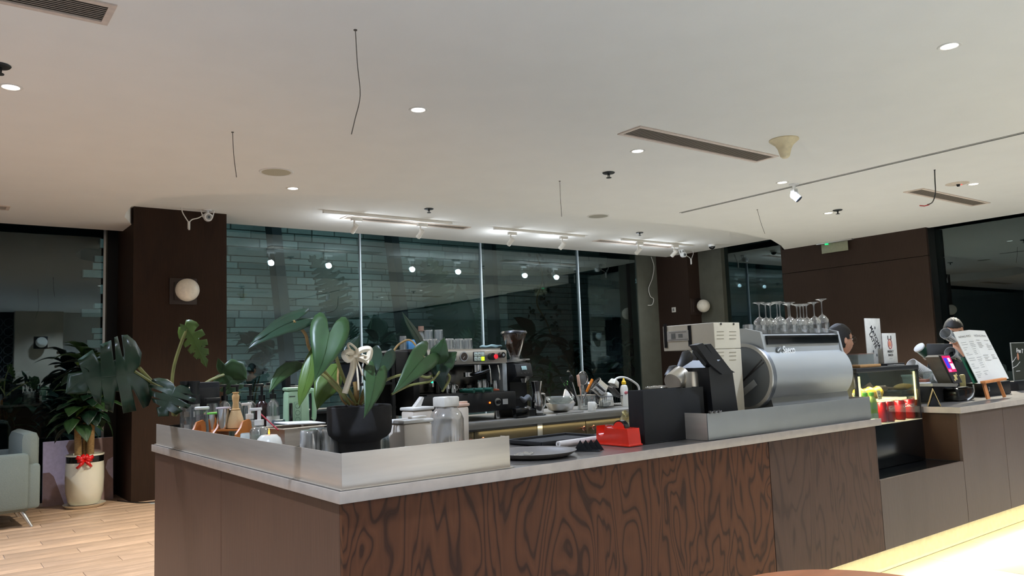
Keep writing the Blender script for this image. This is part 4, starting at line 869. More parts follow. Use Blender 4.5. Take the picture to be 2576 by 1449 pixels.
h = (b_-a_)/2; MB().cyl(-h+Vector((0, 0, .014)), h+Vector((0, 0, .014)), .014, seg=20).build('roll', mat('paper_white', (226, 220, 214), .7), t); MB().cyl(-h*1.005+Vector((0, 0, .014)), -h*.9+Vector((0, 0, .014)), .006, seg=12).build('core', mat('core_grey', (150, 140, 130), .8), t)
t = thing('card_stand', 'small black metal stand with three slanted fins beside the tape dispenser', 'stand', on(1476, 1124, HZ, y=2.47), -.95)
for k in range(4): MB().prism([(-.03, 0), (.03, 0), (.0, .045)], -.001, .001, 'y', loc=(-.022+.02*k, -.02+.014*k, 0)).build('fin', BLACK, t)
MB().bb(-.05, .06, -.03, .035, 0, .003).build('base', BLACK, t)
# tape dispenser
L = Vector((2.449, 2.515, HZ)); t = thing('tape_dispenser', 'glossy red desk tape dispenser at the counter edge', 'tape dispenser', L)
arc = [(.070-.024*math.cos(a), .078-.042*math.sin(a)) for a in np.linspace(0, PI, 10)]
P = [(-.100, .008), (.102, .008), (.098, .082), (.094, .082)] + [(y_, z_) for y_, z_ in arc[::-1]] + [(.04, .082), (.028, .075), (-.092, .075)]
MB().prism([(y_, z_) for y_, z_ in P], -.037, .037, 'x').build('body', RED, t)
MB().bb(-.042, .042, -.105, .106, 0, .009, .003).build('foot', RED, t)
MB().bb(-.030, .030, .040, .048, .082, .086).build('cutter', ALU, t)
tp = MB().lathe([(.022, -.012), (.040, -.012), (.040, .012), (.022, .012), (.022, -.012)], c=(0, -.02, .068), seg=32, axis=(1, 0, 0)); tp.build('tape_roll', mat('tape_black', (26, 26, 28), .25), t)
MB().cyl((-.016, -.02, .068), (.016, -.02, .068), .034, seg=24).build('hub', RED, t)
MB().bb(-.014, .014, .0, .03, .076, .083, .003).build('guide', RED, t)
# black open bin with pitchers
yb = pt(1580, 1010, x=2.527).y; zb2 = pt(1622, 983, y=2.43).z; xb = 2.93
L = Vector((2.73, 2.55, HZ)); t = thing('black_bin', 'large matt black open bin on the counter beside the tape dispenser', 'bin', L)
for q in ((2.527, xb, 2.43, 2.438, HZ+.004, zb2), (2.527, xb, yb-.008, yb, HZ+.004, zb2), (2.527, 2.535, 2.438, yb-.008, HZ+.004, zb2), (xb-.008, xb, 2.438, yb-.008, HZ+.004, zb2), (2.527, xb, 2.43, yb, HZ, HZ+.004)):
    MB().bb(*q, .0015).build('wall', MATTE, t, ab=L)
def steelcup(px, py, y, r, h, z, rot, label):
    q = pt(px, py, y=y); t = thing('steel_pitcher', label, 'pitcher', (q.x, q.y, z if z else q.z), 0, 'steel pitchers in the black bin', rot)
    MB().lathe([(r*.9, 0), (r, .004), (r*1.02, h*.9), (r*.98, h), (0, h)], seg=32).build('body', mat('satin_cup', (214, 206, 190), .3, .85, .02, 3, stretch=(6, 6, .4)), t); return t
steelcup(1732, 960, 2.54, .060, .10, zb2-.03, (0, 0, 0), 'upright steel pitcher standing highest in the black bin')
steelcup(1716, 950, 2.56, .048, .085, zb2+.055, (.1, -2.0, 0), 'tilted steel pitcher left in the black bin')
steelcup(1766, 950, 2.66, .045, .11, zb2-.01, (.1, -.45, 0), 'steel pitcher with a bent side at the right of the black bin')
for px, py, y, rot, sz, l in ((1722, 915, 2.68, (0, .7, .2), (.05, .05, .13), 'black slanted plastic block sticking out of the black bin'), (1750, 905, 2.72, (0, .85, .2), (.05, .05, .07), 'small black cap above the right pitcher'), (1692, 940, 2.62, (0, .8, .1), (.05, .05, .07), 'black cap behind the tilted pitcher')):
    t = thing('plastic_block', l, 'lid', pt(px, py, y=y), 0, None, rot); MB().box((0, 0, 0), sz, .008).build('cap', BLACK, t); MB().box((0, 0, sz[2]/2), (sz[0]*.7, sz[1]*.7, .012), .003).build('top', BLACK, t)
t = thing('plastic_bag', 'clear film lying over the left of the black bin rim', 'bag', on(1655, 980, zb2+.001, y=2.55)); b = MB().sph((0, 0, .004), .05, (1.6, .6, .14), 22, 10)
for v in b.b.verts: v.co.z = max(0, v.co.z+.004*math.sin(v.co.x*150)*math.cos(v.co.y*130))
b.build('film', glassmat('wrap_film'), t)
# forked black lid holder
yh = 2.44; X = lambda px, py=950, y=yh: pt(px, py, y=y).x
Zz = lambda px, py, y=yh: pt(px, py, y=y).z
L = Vector((X(1805), yh, HZ)); t = thing('lid_dispenser', 'tall black dispenser with two slanted arms before the cream machine', 'dispenser', L)
body = [(X(1778), HZ), (X(1843), HZ), (X(1830, 935), Zz(1830, 935)), (X(1800, 905), Zz(1800, 905)), (X(1770, 925), Zz(1770, 925))]
MB().prism(body, yh-.03, yh+.14, 'y').build('body', mat('satin_black', (26, 26, 27), .42), t, ab=L, smooth=False)
a1 = [(X(a, b), Zz(a, b)) for a, b in ((1733, 869), (1749, 864), (1792, 915), (1830, 937), (1798, 942), (1765, 915))]
MB().prism(a1, yh-.045, yh-.0, 'y').build('arm', mat('satin_black'), t, ab=L, smooth=False)
y2 = yh+.12; a2 = [(X(a, b, y2), Zz(a, b, y2)) for a, b in ((1768, 867), (1780, 865), (1832, 932), (1812, 935), (1806, 925))]
MB().prism(a2, y2-.02, y2+.02, 'y').build('arm', mat('satin_black'), t, ab=L, smooth=False)
MB().prism([(X(a, b, yh-.047), Zz(a, b, yh-.047)) for a, b in ((1741, 884), (1748, 880), (1776, 915), (1772, 922))], yh-.049, yh-.046, 'y').build('slot', GBLK, t, ab=L, smooth=False)
# cream machine
yc = 2.60; xc = pt(1795, 812, y=yc).x; xr = pt(1860, 812, y=yc).x; zt_ = pt(1795, 811, y=yc).z; yh2 = pt(1668, 840, x=xc).y; ybd = pt(1732, 900, x=xc).y; zh = pt(1795, 878, y=yc).z
L = Vector(((xc+xr)/2, yc+.2, HZ)); t = thing('ice_dispenser', 'tall cream metal machine with an overhanging head and vent slots', 'machine', L)
MB().bb(xc, xr, yc, ybd, HZ, zh-.002, .003).build('body', CREAM, t, ab=L, smooth=False)
hd = MB().bb(xc, xr, yc, yh2, zh, zt_, .003).build('head', CREAM, t, ab=L, smooth=False)
for i in range(2):
    for j in range(6):
        px = 1812+i*31; py = (834, 843, 852, 886, 895, 905)[j]; q = pt(px, py, y=yc)-L
        MB().box((0, 0, 0), (.056, .004, .003), .001).build('vent_slot', mat('slot_shade', (150, 142, 122), .6), t, (q.x, q.y, q.z))
for px in (1813, 1845): q = pt(px, 815, y=yc)-L; MB().cyl((0, -.003, 0), (0, .001, 0), .006, seg=12).build('screw', STEEL_D, t, q)
for px, ln in ((1674, .13), (1735, .11)): q = pt(px, 845, x=xc-.002)-L; MB().box((0, 0, 0), (.002, .022, ln), 0).build('black_tape', BLACK, t, q)
q = pt(1705, 845, x=xc-.002)-L; lb = MB().box((0, 0, 0), (.002, .15, .055), 0).build('label', mat('label_faint', (196, 190, 178), .6), t, q)
for k, (dy, dz, ly_, lz) in enumerate(((.0, .02, .12, .002), (0, -.02, .14, .002), (.03, 0, .03, .03), (-.02, 0, .03, .02))): MB().box((-.0015, dy, dz), (.001, ly_, lz), 0).build('print', mat('print_grey', (120, 118, 110), .7), lb)
q = pt(1722, 890, x=xc-.0)-L; MB().cyl((0.05, 0, .02), (.05, 0, -.03), .02, seg=16).build('nozzle', STEEL_D, t, q)
# silver bean-to-cup machine seen from behind
ys = 2.50; xa = pt(1940, 900, y=ys).x; xe = pt(2135, 900, y=ys).x
def zz(px, py, y=ys): return pt(px, py, y=y).z
L = Vector(((xa+xe)/2, ys+.2, HZ)); t = thing('coffee_machine', 'big silver two-tone coffee machine carrying upturned wine glasses', 'coffee machine', L)
SIL = mat('silver_shell', (176, 178, 176), .42, .35, .02, 3); SIL2 = mat('silver_shade', (120, 124, 128), .35, .45, .03, 3)
za, zb_, zc, zd_, ze, zt3 = HZ, zz(2040, 985), zz(2040, 896), zz(2040, 864), zz(2040, 842), zz(2040, 838)
low = [(ys-.01, za), (ys+.03, zb_), (ys+.42, zb_), (ys+.42, za)]
MB().prism(low, xa+.01, xe, 'x').build('lower_body', mat('silver_low', (132, 132, 130), .4, .4, .02, 3), t, ab=L)
r = .165; zc0 = (zb_+zc)/2; cyc = ys+r-.02; n = 40
MB().cyl((xa-.01, cyc, zc0), (xe, cyc, zc0), r, seg=n).build('drum', SIL, t, ab=L)
MB().bb(xa+.0, xe, cyc, ys+.42, zb_, zc+.01, .01).build('core', SIL, t, ab=L)
cap = MB().cyl((xa-.035, cyc, zc0), (xa-.01, cyc, zc0), r+.012, r+.015, seg=n).build('drum_cap', SIL2, t, ab=L)
MB().lathe([(r-.005, 0), (r+.012, 0), (r+.014, .008), (r-.003, .010)], c=(xa-.045, cyc, zc0), seg=n, axis=(1, 0, 0)).build('chrome_ring', ALU, cap, ab=L)
for ang in (.5, .62): MB().box((xa-.037, cyc, zc0-.01), (.004, 2*r*.9, .006), 0, rot=(-ang-.1, 0, 0)).build('groove', STEEL_D, cap, ab=L)
MB().box((xa-.038, cyc-.02, zc0-.06), (.004, .11, .035), .002, rot=(-.6, 0, 0)).build('panel', SIL, cap, ab=L)
upx = [(ys+.035, zc-.005), (ys+.05, ze+.0), (ys+.07, zt3), (ys+.42, zt3), (ys+.42, zc-.005)]
MB().prism(upx, xa+.005, xe-.02, 'x').build('upper_body', SIL, t, ab=L)
MB().bb(xa+.03, xe-.03, ys+.036, ys+.05, zd_, ze, .002).build('black_band', GBLK, t, ab=L)
sidep = [(ys+.02, zc-.01), (ys+.05, zt3+.012), (ys+.15, zt3+.035), (ys+.40, zt3+.045), (ys+.44, zc-.01)]
for s0 in (xa-.012, xe-.02): MB().prism(sidep, s0, s0+.018, 'x').build('side_cheek', SIL, t, ab=L)
MB().bb(xa+.006, xe-.02, ys+.07, ys+.42, zt3, zt3+.004).build('cup_tray', STEEL_D, t, ab=L)
q = pt(1981, 881, y=ys+.034)-L
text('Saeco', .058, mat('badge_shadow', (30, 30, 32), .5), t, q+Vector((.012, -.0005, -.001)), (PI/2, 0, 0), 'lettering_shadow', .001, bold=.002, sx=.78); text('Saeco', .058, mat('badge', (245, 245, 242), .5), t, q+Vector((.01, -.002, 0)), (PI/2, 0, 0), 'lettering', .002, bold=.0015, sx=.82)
q = pt(1958, 880, y=ys+.034)-L; MB().cyl((0, .002, 0), (0, -.003, 0), .016, seg=24).build('badge', mat('badge_grey', (130, 132, 132), .3, .5), t, q); MB().box((0, -.004, 0), (.026, .002, .005), .001, rot=(0, -.6, 0)).build('badge_stroke', mat('badge'), t, q)
# wine glasses upside down
wg0 = None; ords = ['first', 'second', 'third', 'fourth', 'fifth', 'sixth', 'seventh', 'eighth', 'ninth', 'tenth', 'eleventh', 'twelfth', 'last']
WGM = glassmat('wine_crystal', (240, 242, 242), .12, .9, .02, .02)
spots = [(a_, min(b_-.06, 2.585) if a_ > 2040 else b_-.06, c_) for a_, b_, c_ in [(1911, 2.74, 0), (1927, 2.80, .004), (1939, 2.88, .01), (1956, 2.86, .02), (1963, 2.70, .0), (1984, 2.86, .01), (1988, 2.69, 0), (2006, 2.78, 0), (2014, 2.68, -.012), (2022, 2.86, .01), (2030, 2.74, 0), (2049, 2.69, 0), (2069, 2.72, .02)]]
zg = zt3+.0045
for i, (px, y, dh) in enumerate(spots):
    q = pt(px, 800, y=y); h = .178+dh
    if wg0 is None:
        wg0 = thing('wine_glass', '', 'glass', (q.x, q.y, zg), 0, 'upturned wine glasses on the silver coffee machine')
        MB().lathe([(.030, 0), (.034, .02), (.037, .045), (.033, .07), (.018, .088), (.006, .096)], seg=28).build('bowl', WGM, wg0)
        MB().lathe([(.006, .094), (.0035, .105), (.0035, .155), (.006, .168)], seg=12).build('stem', WGM, wg0)
        MB().lathe([(.005, .166), (.015, .172), (.034, .1765), (.034, .178), (0, .178)], seg=28).build('foot', WGM, wg0); g_ = wg0
    else: g_ = copy_tree(wg0); g_.location = (q.x, q.y, zg)
    g_.scale = (1, 1, h/.178); g_['label'] = 'upturned wine glass on the silver machine, %s counting from the left' % ords[i]
for px, y, l in ((1881, 2.86, 'left'), (1912, 2.90, 'right')):
    t = thing('glass_tumbler', 'upturned cut-glass tumbler left of the wine glasses, the %s one' % l, 'glass', (pt(px, 815, y=y).x, y, zg), 0, 'cut tumblers beside the wine glasses')
    lath('body', [(.030, 0), (.032, .01), (.029, .065), (.0, .066)], PEB, t, (0, 0, 0))
q = pt(1895, 840, y=2.82); tag(MB().bb(-.06, .08, -.10, .12, 0, zg-.001-(zc), .02).build('top_shoulder', SIL, None, (q.x, q.y, zc)), 'rounded silver side shoulder of the coffee machine', 'machine part').name = 'top_shoulder'
o_ = bpy.data.objects['top_shoulder']; o_.parent = bpy.data.objects['coffee_machine']; o_.location = Vector(o_.location)-L
for k_ in ('label', 'category'): del o_[k_]

# ------------------------------------------------------------------ display cooler
yk = 2.50; xk0, xk1 = 4.385, 5.13; zk0 = .86; zk1 = 1.20
L = Vector((4.68, 2.7, .60)); t = thing('display_cooler', 'black glass display cooler with lit shelves in the counter notch', 'display case', L)
K = dict(parent=t, ab=L)
MB().bb(xk0, xk1, yk, 2.92, .60, zk0-.004, .003).build('base_box', GBLK, **K)
MB().bb(xk0, xk1, yk, 2.92, zk0-.004, zk0, .001).build('deck', mat('deck_pale', (206, 190, 160), .5), **K)
MB().bb(xk0, xk1, yk-.005, 2.93, zk1-.028, zk1, .004).build('top', mat('satin_black'), **K)
for x_, y_ in ((xk0, yk), (xk1-.018, yk), (xk0, 2.90), (xk1-.018, 2.90)): MB().bb(x_, x_+.018, y_, y_+.018, zk0, zk1-.028, .002).build('post', BLACK, **K)
MB().bb(xk0+.018, xk1-.018, yk+.002, yk+.006, zk0, zk1-.028).build('front_glass', glassmat('case_glass', (228, 234, 230), .04, .5, 0), **K)
MB().bb(xk1-.008, xk1-.004, yk+.018, 2.90, zk0, zk1-.028).build('side_glass', glassmat('case_glass'), **K)
MB().bb(xk0+.018, xk1-.018, 2.905, 2.915, zk0, zk1-.028).build('back_panel', mat('case_back', (96, 96, 84), .3, .3), **K)
WL = mat('case_light', (255, 244, 200), emit=(255, 236, 170), es=5)
MB().bb(xk0+.06, xk0+.075, yk+.02, yk+.03, zk0+.01, zk1-.05).build('light_tube', WL, **K); MB().bb(xk1-.035, xk1-.026, yk+.012, yk+.02, zk0+.12, zk1-.04).build('light_tube', WL, **K)
zs = pt(2260, 1003, y=yk+.03).z
MB().bb(xk0+.02, xk1-.02, yk+.085, 2.9, zs-.006, zs, .001).build('shelf', mat('shelf_pale', (214, 204, 184), .4), **K)
MB().bb(xk0+.02, xk1-.02, yk+.080, yk+.085, zs-.014, zs).build('shelf_light', WL, **K)
lamp('AREA', (4.7, 2.62, zk1-.04), 13, (1, .92, .68), (0, 0, -1), shape='RECTANGLE', size=.8, size_y=.03)
lamp('AREA', (4.7, 2.56, zs-.015), 8, (1, .93, .72), (0, -.1, -1), shape='RECTANGLE', size=.8, size_y=.03)
def bendtext(s, size, m, parent, r, z, ang, **k):
    o = text(s, size, m, parent, (0, 0, 0), (0, 0, 0), ext=.0002, **k)
    for v in o.data.vertices:
        a = ang+v.co.x/r; rr = r+.0006+v.co.z; v.co = Vector((rr*math.sin(a), -rr*math.cos(a), z+v.co.y))
    return o
CAN = mat('can_red', (196, 20, 24), .28, .4, .02); CANW = mat('can_print', (238, 232, 226), .5)
def can(px, y, ang, label, barcode=0, full=1, py=1050):
    q = pt(px, py, y=y); q.z = zk0+.0005; t = thing('drink_can', label, 'can', q, 0, 'red drink cans in the cooler')
    MB().lathe([(0, 0), (.024, 0), (.030, .008), (.031, .012), (.031, .112), (.027, .122)], seg=32).build('body', CAN, t); lath('lid', [(.027, .122), (.0275, .1235), (.0255, .1225), (0, .1215)], ALU, t)
    if full: bendtext('Coca-Cola', .030, CANW, t, .031, .085, ang, sx=1, shear=.3)
    if barcode:
        for k in range(7): MB().box((.0318*math.sin(ang+.7+k*.05), -.0318*math.cos(ang+.7+k*.05), .03), (.0009, .0006, .03), 0).build('bar', CANW, t)
can(2290, 2.555, -.15, 'red drink can at the right end of the cooler row, white script showing', 0, 1)
can(2266, 2.552, 1.6, 'red drink can second from the right in the cooler', 1, 1)
can(2238, 2.55, .9, 'bright lit red can in the middle of the cooler row', 1, 1)
can(2219, 2.56, 1.9, 'red drink can beside the green-capped bottle', 1, 1)
for px, y, l in ((2303, 2.64, 'red can in the back row behind the right end'), (2255, 2.65, 'red can in the back row of the cooler, middle')): can(px, y, .3, l, 0, 0)
def juice(px, y, label):
    q = pt(px, 1050, y=y); q.z = zk0+.0005; t = thing('juice_bottle', label, 'bottle', q, 0, 'green-capped juice bottles')
    MB().lathe([(0, 0), (.030, 0), (.031, .01), (.031, .12), (.024, .15), (.013, .165), (.013, .17)], seg=24).build('body', mat('juice_yellow', (206, 220, 110), .3, 0, .1), t)
    MB().cyl((0, 0, .17), (0, 0, .19), .016, seg=18).build('cap', mat('cap_green', (120, 206, 70), .4), t); MB().cyl((0, 0, .09), (0, 0, .13), .0316, seg=24, caps=False).build('label', mat('label_green', (196, 224, 150), .5), t); MB().cyl((0, 0, .02), (0, 0, .065), .0316, seg=24, caps=False).build('label', mat('label_cream', (230, 232, 200), .5), t)
juice(2196, 2.542, 'yellow-green juice bottle at the open left end of the cooler'); juice(2180, 2.542, 'green-capped juice bottle mostly behind the steel upstand'); juice(2162, 2.542, 'leftmost green-capped bottle behind the steel upstand')
YEL = mat('pastry_bag', (240, 186, 60), .4, 0, .3, 25)
for px, y, l in ((2160, 2.66, 'yellow wrapped pastry at the left of the cooler shelf'), (2185, 2.65, 'orange-yellow wrapped pastry behind the middle price card'), (2206, 2.66, 'yellow wrapped pastry beside the tall price card')):
    q = pt(px, 990, y=y); q.z = zs+.0005; t = thing('wrapped_pastry', l, 'pastry', q, random.uniform(-.2, .2), 'wrapped pastries'); b = MB().sph((0, 0, .036), .05, (1.1, .6, .8), 20, 14)
    for v in b.b.verts: v.co += Vector((0, .004*math.sin(v.co.x*150+v.co.z*90), .004*math.sin(v.co.x*110))); v.co.z = max(0, v.co.z)
    b.build('bag', YEL, t)
for px, l in ((2152, 'small price card leaning at the left of the cooler shelf'), (2178, 'price card in the middle of the wrapped pastries'), (2213, 'tall pale price card right of the wrapped pastries')):
    q = pt(px, 990, y=2.60); q.z = zs+.001; t = thing('price_card', l, 'card', q, 0, 'price cards', (-.15, 0, 0)); MB().bb(-.022, .022, -.001, .001, 0, .055).build('card', mat('card_pale', (214, 206, 190), .5), t)
    MB().bb(-.014, .014, -.0016, -.001, .014, .018).build('print', mat('print_grey'), t); MB().bb(-.008, .008, -.0016, -.001, .03, .042).build('print', mat('print_grey'), t)
q = pt(2272, 980, y=2.74); q.z = zs+.002; t = thing('baguette', 'long golden baguette lying on the cooler shelf', 'bread', q, .05); b = MB().sph((0, 0, .05), .05, (2.6, .6, .45), 28, 14)
b.build('loaf', mat('crust', (214, 160, 84), .6, 0, .2, 30), t); tag(MB().bb(-.12, .12, -.05, .05, 0, .028, .004).build('bread_box', STEEL_D, None, q), 'dark shallow box under the baguette in the cooler', 'box')
q = pt(2288, 968, y=2.80); q.z = zs+.001; t = thing('cake_cup', 'pale lidded tub at the back right of the cooler shelf', 'tub', q); MB().lathe([(0, 0), (.035, 0), (.045, .11), (0, .11)], seg=24).build('tub', mat('tub_pale', (176, 184, 172), .5), t); MB().lathe([(.05, .11), (.05, .125), (0, .126)], seg=24).build('lid', mat('tub_lid', (190, 198, 186), .4), t)
# on top of the cooler
zk = zk1+.0008
q = on(2163, 918, zk, y=2.60); t = thing('serving_board', 'pale wooden board on top of the display cooler', 'board', q); MB().box((0, 0, .009), (.24, .14, .018), .003).build('board', mat('board_wood', (178, 134, 84), .5, 0, .12, 12), t)
t = thing('acrylic_box', 'low clear acrylic box with small glasses on the wooden board', 'box', q+Vector((-.02, 0, .0185)))
for a in ((-.09, .09, -.055, -.052), (-.09, .09, .052, .055), (-.09, -.087, -.052, .052), (.087, .09, -.052, .052)): MB().bb(*a, 0, .062).build('wall', GLASS2, t)
MB().bb(-.093, .093, -.058, .058, .062, .066).build('lid', mat('pink_acrylic', (150, 110, 100), .2, alpha=.45), t)
for k in range(4): tumbler(q+Vector((-.08+.04*k, 0, .0195)), .03, .014, .016, 'tiny glass in the acrylic box on the wooden board, %s from the left' % ords[k], 'tiny glasses in the acrylic box')
def stand_sign(px0, px1, pyt, y, label, m, rz=0):
    a = pt(px0, 900, y=y); b_ = pt(px1, 900, y=y); w_ = (b_-a).length; zt_ = pt((px0+px1)/2, pyt, y=y).z; q = Vector(((a.x+b_.x)/2, y, zk))
    t = thing('table_sign', label, 'sign', q, rz); h = zt_-zk
    MB().bb(-w_/2, w_/2, -.003, .003, .012, h, .001).build('plate', m, t); MB().bb(-w_*.6, w_*.6, -.04, .04, 0, .012, .003).build('base', BLACK, t); return t, w_, h
SG = mat('sign_paper', (206, 202, 192), .35, coat=.4); INK = mat('ink', (34, 32, 34), .6)
t, w_, h = stand_sign(2182, 2220, 801, 2.76, 'tall pale sign reading MATCHA LATTE on the cooler', SG)
text('MATCHA', .040, INK, t, (.017, -.0035, h*.60), (PI/2, .98, 0), sx=1.05, bold=.001); text('LATTE', .040, INK, t, (-.014, -.0035, h*.53), (PI/2, .98, 0), sx=1.05, bold=.001)
for dx, dz in ((.02, .22), (-.02, .30), (.022, .80), (-.025, .72)): MB().sph((dx, -.004, h*dz), .008, (1, .1, 1.2), 12, 8).build('printed_dot', mat('dot_grey', (90, 90, 88), .6), t)
t, w_, h = stand_sign(2223, 2257, 838, 2.70, 'shorter sign reading FRESHLY BAKED with a red-brown picture', SG)
text('FRESHLY', .021, INK, t, (0, -.0035, h*.42), (PI/2, 0, 0), sx=.95, bold=.0004); text('BAKED', .021, INK, t, (0, -.0035, h*.31), (PI/2, 0, 0), sx=.95, bold=.0004)
PK = mat('print_red', (150, 60, 56), .6); MB().tube([(.024*math.cos(a), -.004, h*.66+.032*math.sin(a)) for a in np.linspace(0, 2*PI, 20)], .003, 5).build('printed_ring', PK, t); MB().sph((0, -.003, h*.66), .016, (1, .08, 1.3), 14, 8).build('printed_pastry', mat('print_tan', (196, 120, 90), .6), t); MB().bb(-.024, -.014, -.004, -.003, h*.80, h*.92).bb(.014, .024, -.004, -.003, h*.80, h*.92).build('printed_bars', INK, t)
MB().bb(-.02, .02, -.004, -.003, h*.2, h*.207).build('print_line', mat('print_grey'), t); tag(MB().bb(-.05, .05, -.03, .03, 0, .006, .001).build('leaflet_stack', mat('leaflet', (150, 146, 140), .6), None, on(2254, 920, zk, y=2.58)), 'small leaflets lying before the shorter sign', 'leaflet')

# ------------------------------------------------------------------ till on the far counter
def far(px, py, y, z=HZ): return on(px, py, z, y=y)
L = far(2350, 1000, 2.72); t = thing('till_box', 'black box with a pale oval sticker left of the napkin holder', 'box', L); zq = pt(2345, 968, y=2.6).z
MB().bb(-.20, .13, -.10, .14, 0, zq-HZ, .004).build('box', MATTE, t); MB().sph((-.045, -.102, .05), .026, (1.2, .1, .75)).build('sticker', mat('sticker_pale', (206, 200, 160), .6), t)
ztop = zq
t = thing('cash_printer', 'glossy black low unit under the payment terminal', 'printer', far(2400, 1000, 2.60)); MB().box((.02, 0, .045), (.26, .16, .09), .02).build('body', GBLK, t); MB().box((.0, -.05, .092), (.14, .05, .006), .002).build('cover', BLACK, t)
t = thing('napkin_holder', 'brass V-shaped holder of cards in front of the till box', 'holder', far(2349, 1010, 2.47), -1.1)
for s in (-1, 1): MB().box((s*.018, 0, .055), (.004, .09, .118), .001, rot=(0, -s*.33, 0)).build('side', mat('brass_pale', (206, 178, 120), .35, .5), t)
MB().prism([(-.032, 0), (.032, 0), (0, .07)], -.03, .03, 'y').build('core', BLACK, t)
# monitor
q = pt(2366, 900, y=2.78); t = thing('monitor', 'black touch monitor seen from behind at the till', 'monitor', far(2368, 990, 2.80, ztop+.001)); base = Vector(t.location)
c = q-base; MB().box(c, (.18, .022, .21), .006, rot=(-.1, .04, -.8)).build('panel', mat('monitor_back', (34, 35, 36), .45), t); MB().box(c+Vector((.06, -.02, .075)), (.05, .003, .03), 0, rot=(-.1, .04, -.8)).build('sticker', mat('sticker_blue', (150, 160, 178), .5), t)
MB().bb(-.07, .09, -.01, .01, 0, c.z-.09, .003).build('stand', MATTE, t); MB().bb(-.09, .1, -.05, .08, 0, .012, .003).build('base', mat('stand_grey', (130, 126, 116), .5), t); MB().box((-.02, -.012, c.z-.14), (.022, .004, .018), .001).build('orange_sticker', mat('orange_sticker', (206, 96, 56), .5), t)
# payment terminal with a folded grey frame
yt = 2.56; Xt = lambda px, py: pt(px, py, y=yt).x; Zt = lambda px, py: pt(px, py, y=yt).z
L = far(2400, 990, yt, pt(2390, 978, y=yt).z); t = thing('payment_terminal', 'grey folded payment terminal with a bright pink and blue screen', 'terminal', L)
fr = [(Xt(a, b), Zt(a, b)) for a, b in ((2357, 898), (2364, 893), (2400, 968), (2396, 973), (2335, 972), (2335, 965), (2390, 964))]
MB().prism(fr, yt-.028, yt+.08, 'y').build('frame', mat('frame_grey', (128, 122, 110), .4, .3), t, ab=L, smooth=False)
a, b_, c, d = [pt(*q, y=yt-.03) for q in ((2365, 894), (2388, 893), (2421, 962), (2400, 965))]
sp = MB(); th = Vector((0, .012, 0)); A = [sp.b.verts.new(v) for v in (a, b_, c, d)]; B = [sp.b.verts.new(v+th) for v in (a, b_, c, d)]
sp.b.faces.new(A); sp.b.faces.new(B[::-1]); [sp.b.faces.new((A[i], A[(i+1) % 4], B[(i+1) % 4], B[i])) for i in range(4)]
face = sp.build('face_plate', mat('face_dark', (46, 44, 44), .4), t, ab=L, smooth=False)
def onface(u0, u1, v0, v1, name, m, lift=.001):
    f = lambda u, v: (a*(1-u)+b_*u)*(1-v)+(d*(1-u)+c*u)*v+Vector((0, -lift, 0))
    MB().quad([f(u0, v0), f(u1, v0), f(u1, v1), f(u0, v1)]).build(name, m, face, ab=L, smooth=False)
onface(.06, .97, .02, .60, 'screen', mat('screen_pink', (214, 30, 96), .4, emit=(214, 30, 96), es=.55), .001)
onface(.14, .50, .10, .46, 'blue_tile', mat('screen_blue', (60, 50, 200), .4, emit=(60, 60, 220), es=.7), .002)
onface(.58, .93, .30, .50, 'white_tile', mat('screen_white', (230, 225, 235), .4, emit=(230, 225, 235), es=.6), .002); onface(.12, .42, .50, .58, 'pink_tile', mat('screen_rose', (255, 130, 190), .4, emit=(255, 120, 190), es=.6), .002)
onface(.56, .8, .10, .24, 'pale_figure', mat('screen_white'), .002)
onface(.35, .62, .70, .88, 'gold_sticker', mat('gold_sticker', (206, 184, 120), .5), .002); onface(.66, .78, .66, .76, 'gold_sticker', mat('gold_sticker'), .002); onface(.2, .34, .84, .92, 'gold_sticker', mat('gold_sticker'), .002)
t = thing('receipt_roll', 'white receipt paper roll behind the payment terminal frame', 'roll', far(2366, 960, 2.66, ztop+.0135)); MB().cyl((-.035, 0, .03), (.035, 0, .03), .03, seg=24).build('roll', mat('paper_white'), t)
t = thing('yellow_sponge', 'pale yellow upright pad behind the payment terminal', 'pad', far(2424, 985, 2.70, HZ)); MB().box((0, 0, .085), (.055, .03, .17), .012).build('pad', mat('pad_yellow', (222, 206, 142), .6), t)
t = thing('cream_box_stack', 'small brown and white boxes left of the monitor on the till box', 'box', far(2324, 970, 2.66, ztop+.001)); MB().box((0, 0, .009), (.07, .07, .016), .002).build('white_box', mat('box_white', (206, 208, 210), .5), t); MB().box((0, 0, .028), (.06, .06, .02), .002).build('brown_box', mat('box_brown', (120, 76, 62), .6), t)
t = thing('card_holder', 'clear stacked card holder beside the monitor foot', 'holder', far(2338, 965, 2.72, ztop+.001)); MB().box((0, 0, .04), (.05, .05, .08), .003, taper=(1.2, 1.2)).build('body', GLASS2, t); MB().box((0, 0, .084), (.085, .07, .006), .002).build('rim', GLASS2, t)
# paper cups: a leaning nest
PC = mat('paper_cup', (214, 212, 208), .6, 0, .02)
a = pt(2292, 916, y=2.86); b_ = pt(2346, 952, y=2.80); ax_ = (b_-a).normalized(); rq = (-ax_).to_track_quat('Z', 'Y').to_euler(); c0_ = None
for i in range(14):
    p = a+ax_*(.105+i*.0125)
    if c0_ is None:
        c0_ = thing('paper_cup', '', 'cup', p, 0, 'white paper cups nested in a leaning column', rq)
        MB().lathe([(.03, 0), (.042, .10), (.0445, .102), (.0445, .105), (.041, .105), (.029, .002), (0, .002)], seg=24).build('cup', PC, c0_); g_ = c0_
    else: g_ = copy_tree(c0_); g_.location = p
    g_['label'] = 'white paper cup in the leaning nest, %s ridge from its open top' % (['', 'second', 'third', 'fourth', 'fifth', 'sixth', 'seventh', 'eighth', 'ninth', 'tenth', 'eleventh', 'twelfth', 'thirteenth', 'last'][i])
c0_['label'] = 'outermost white paper cup at the open top of the leaning nest'
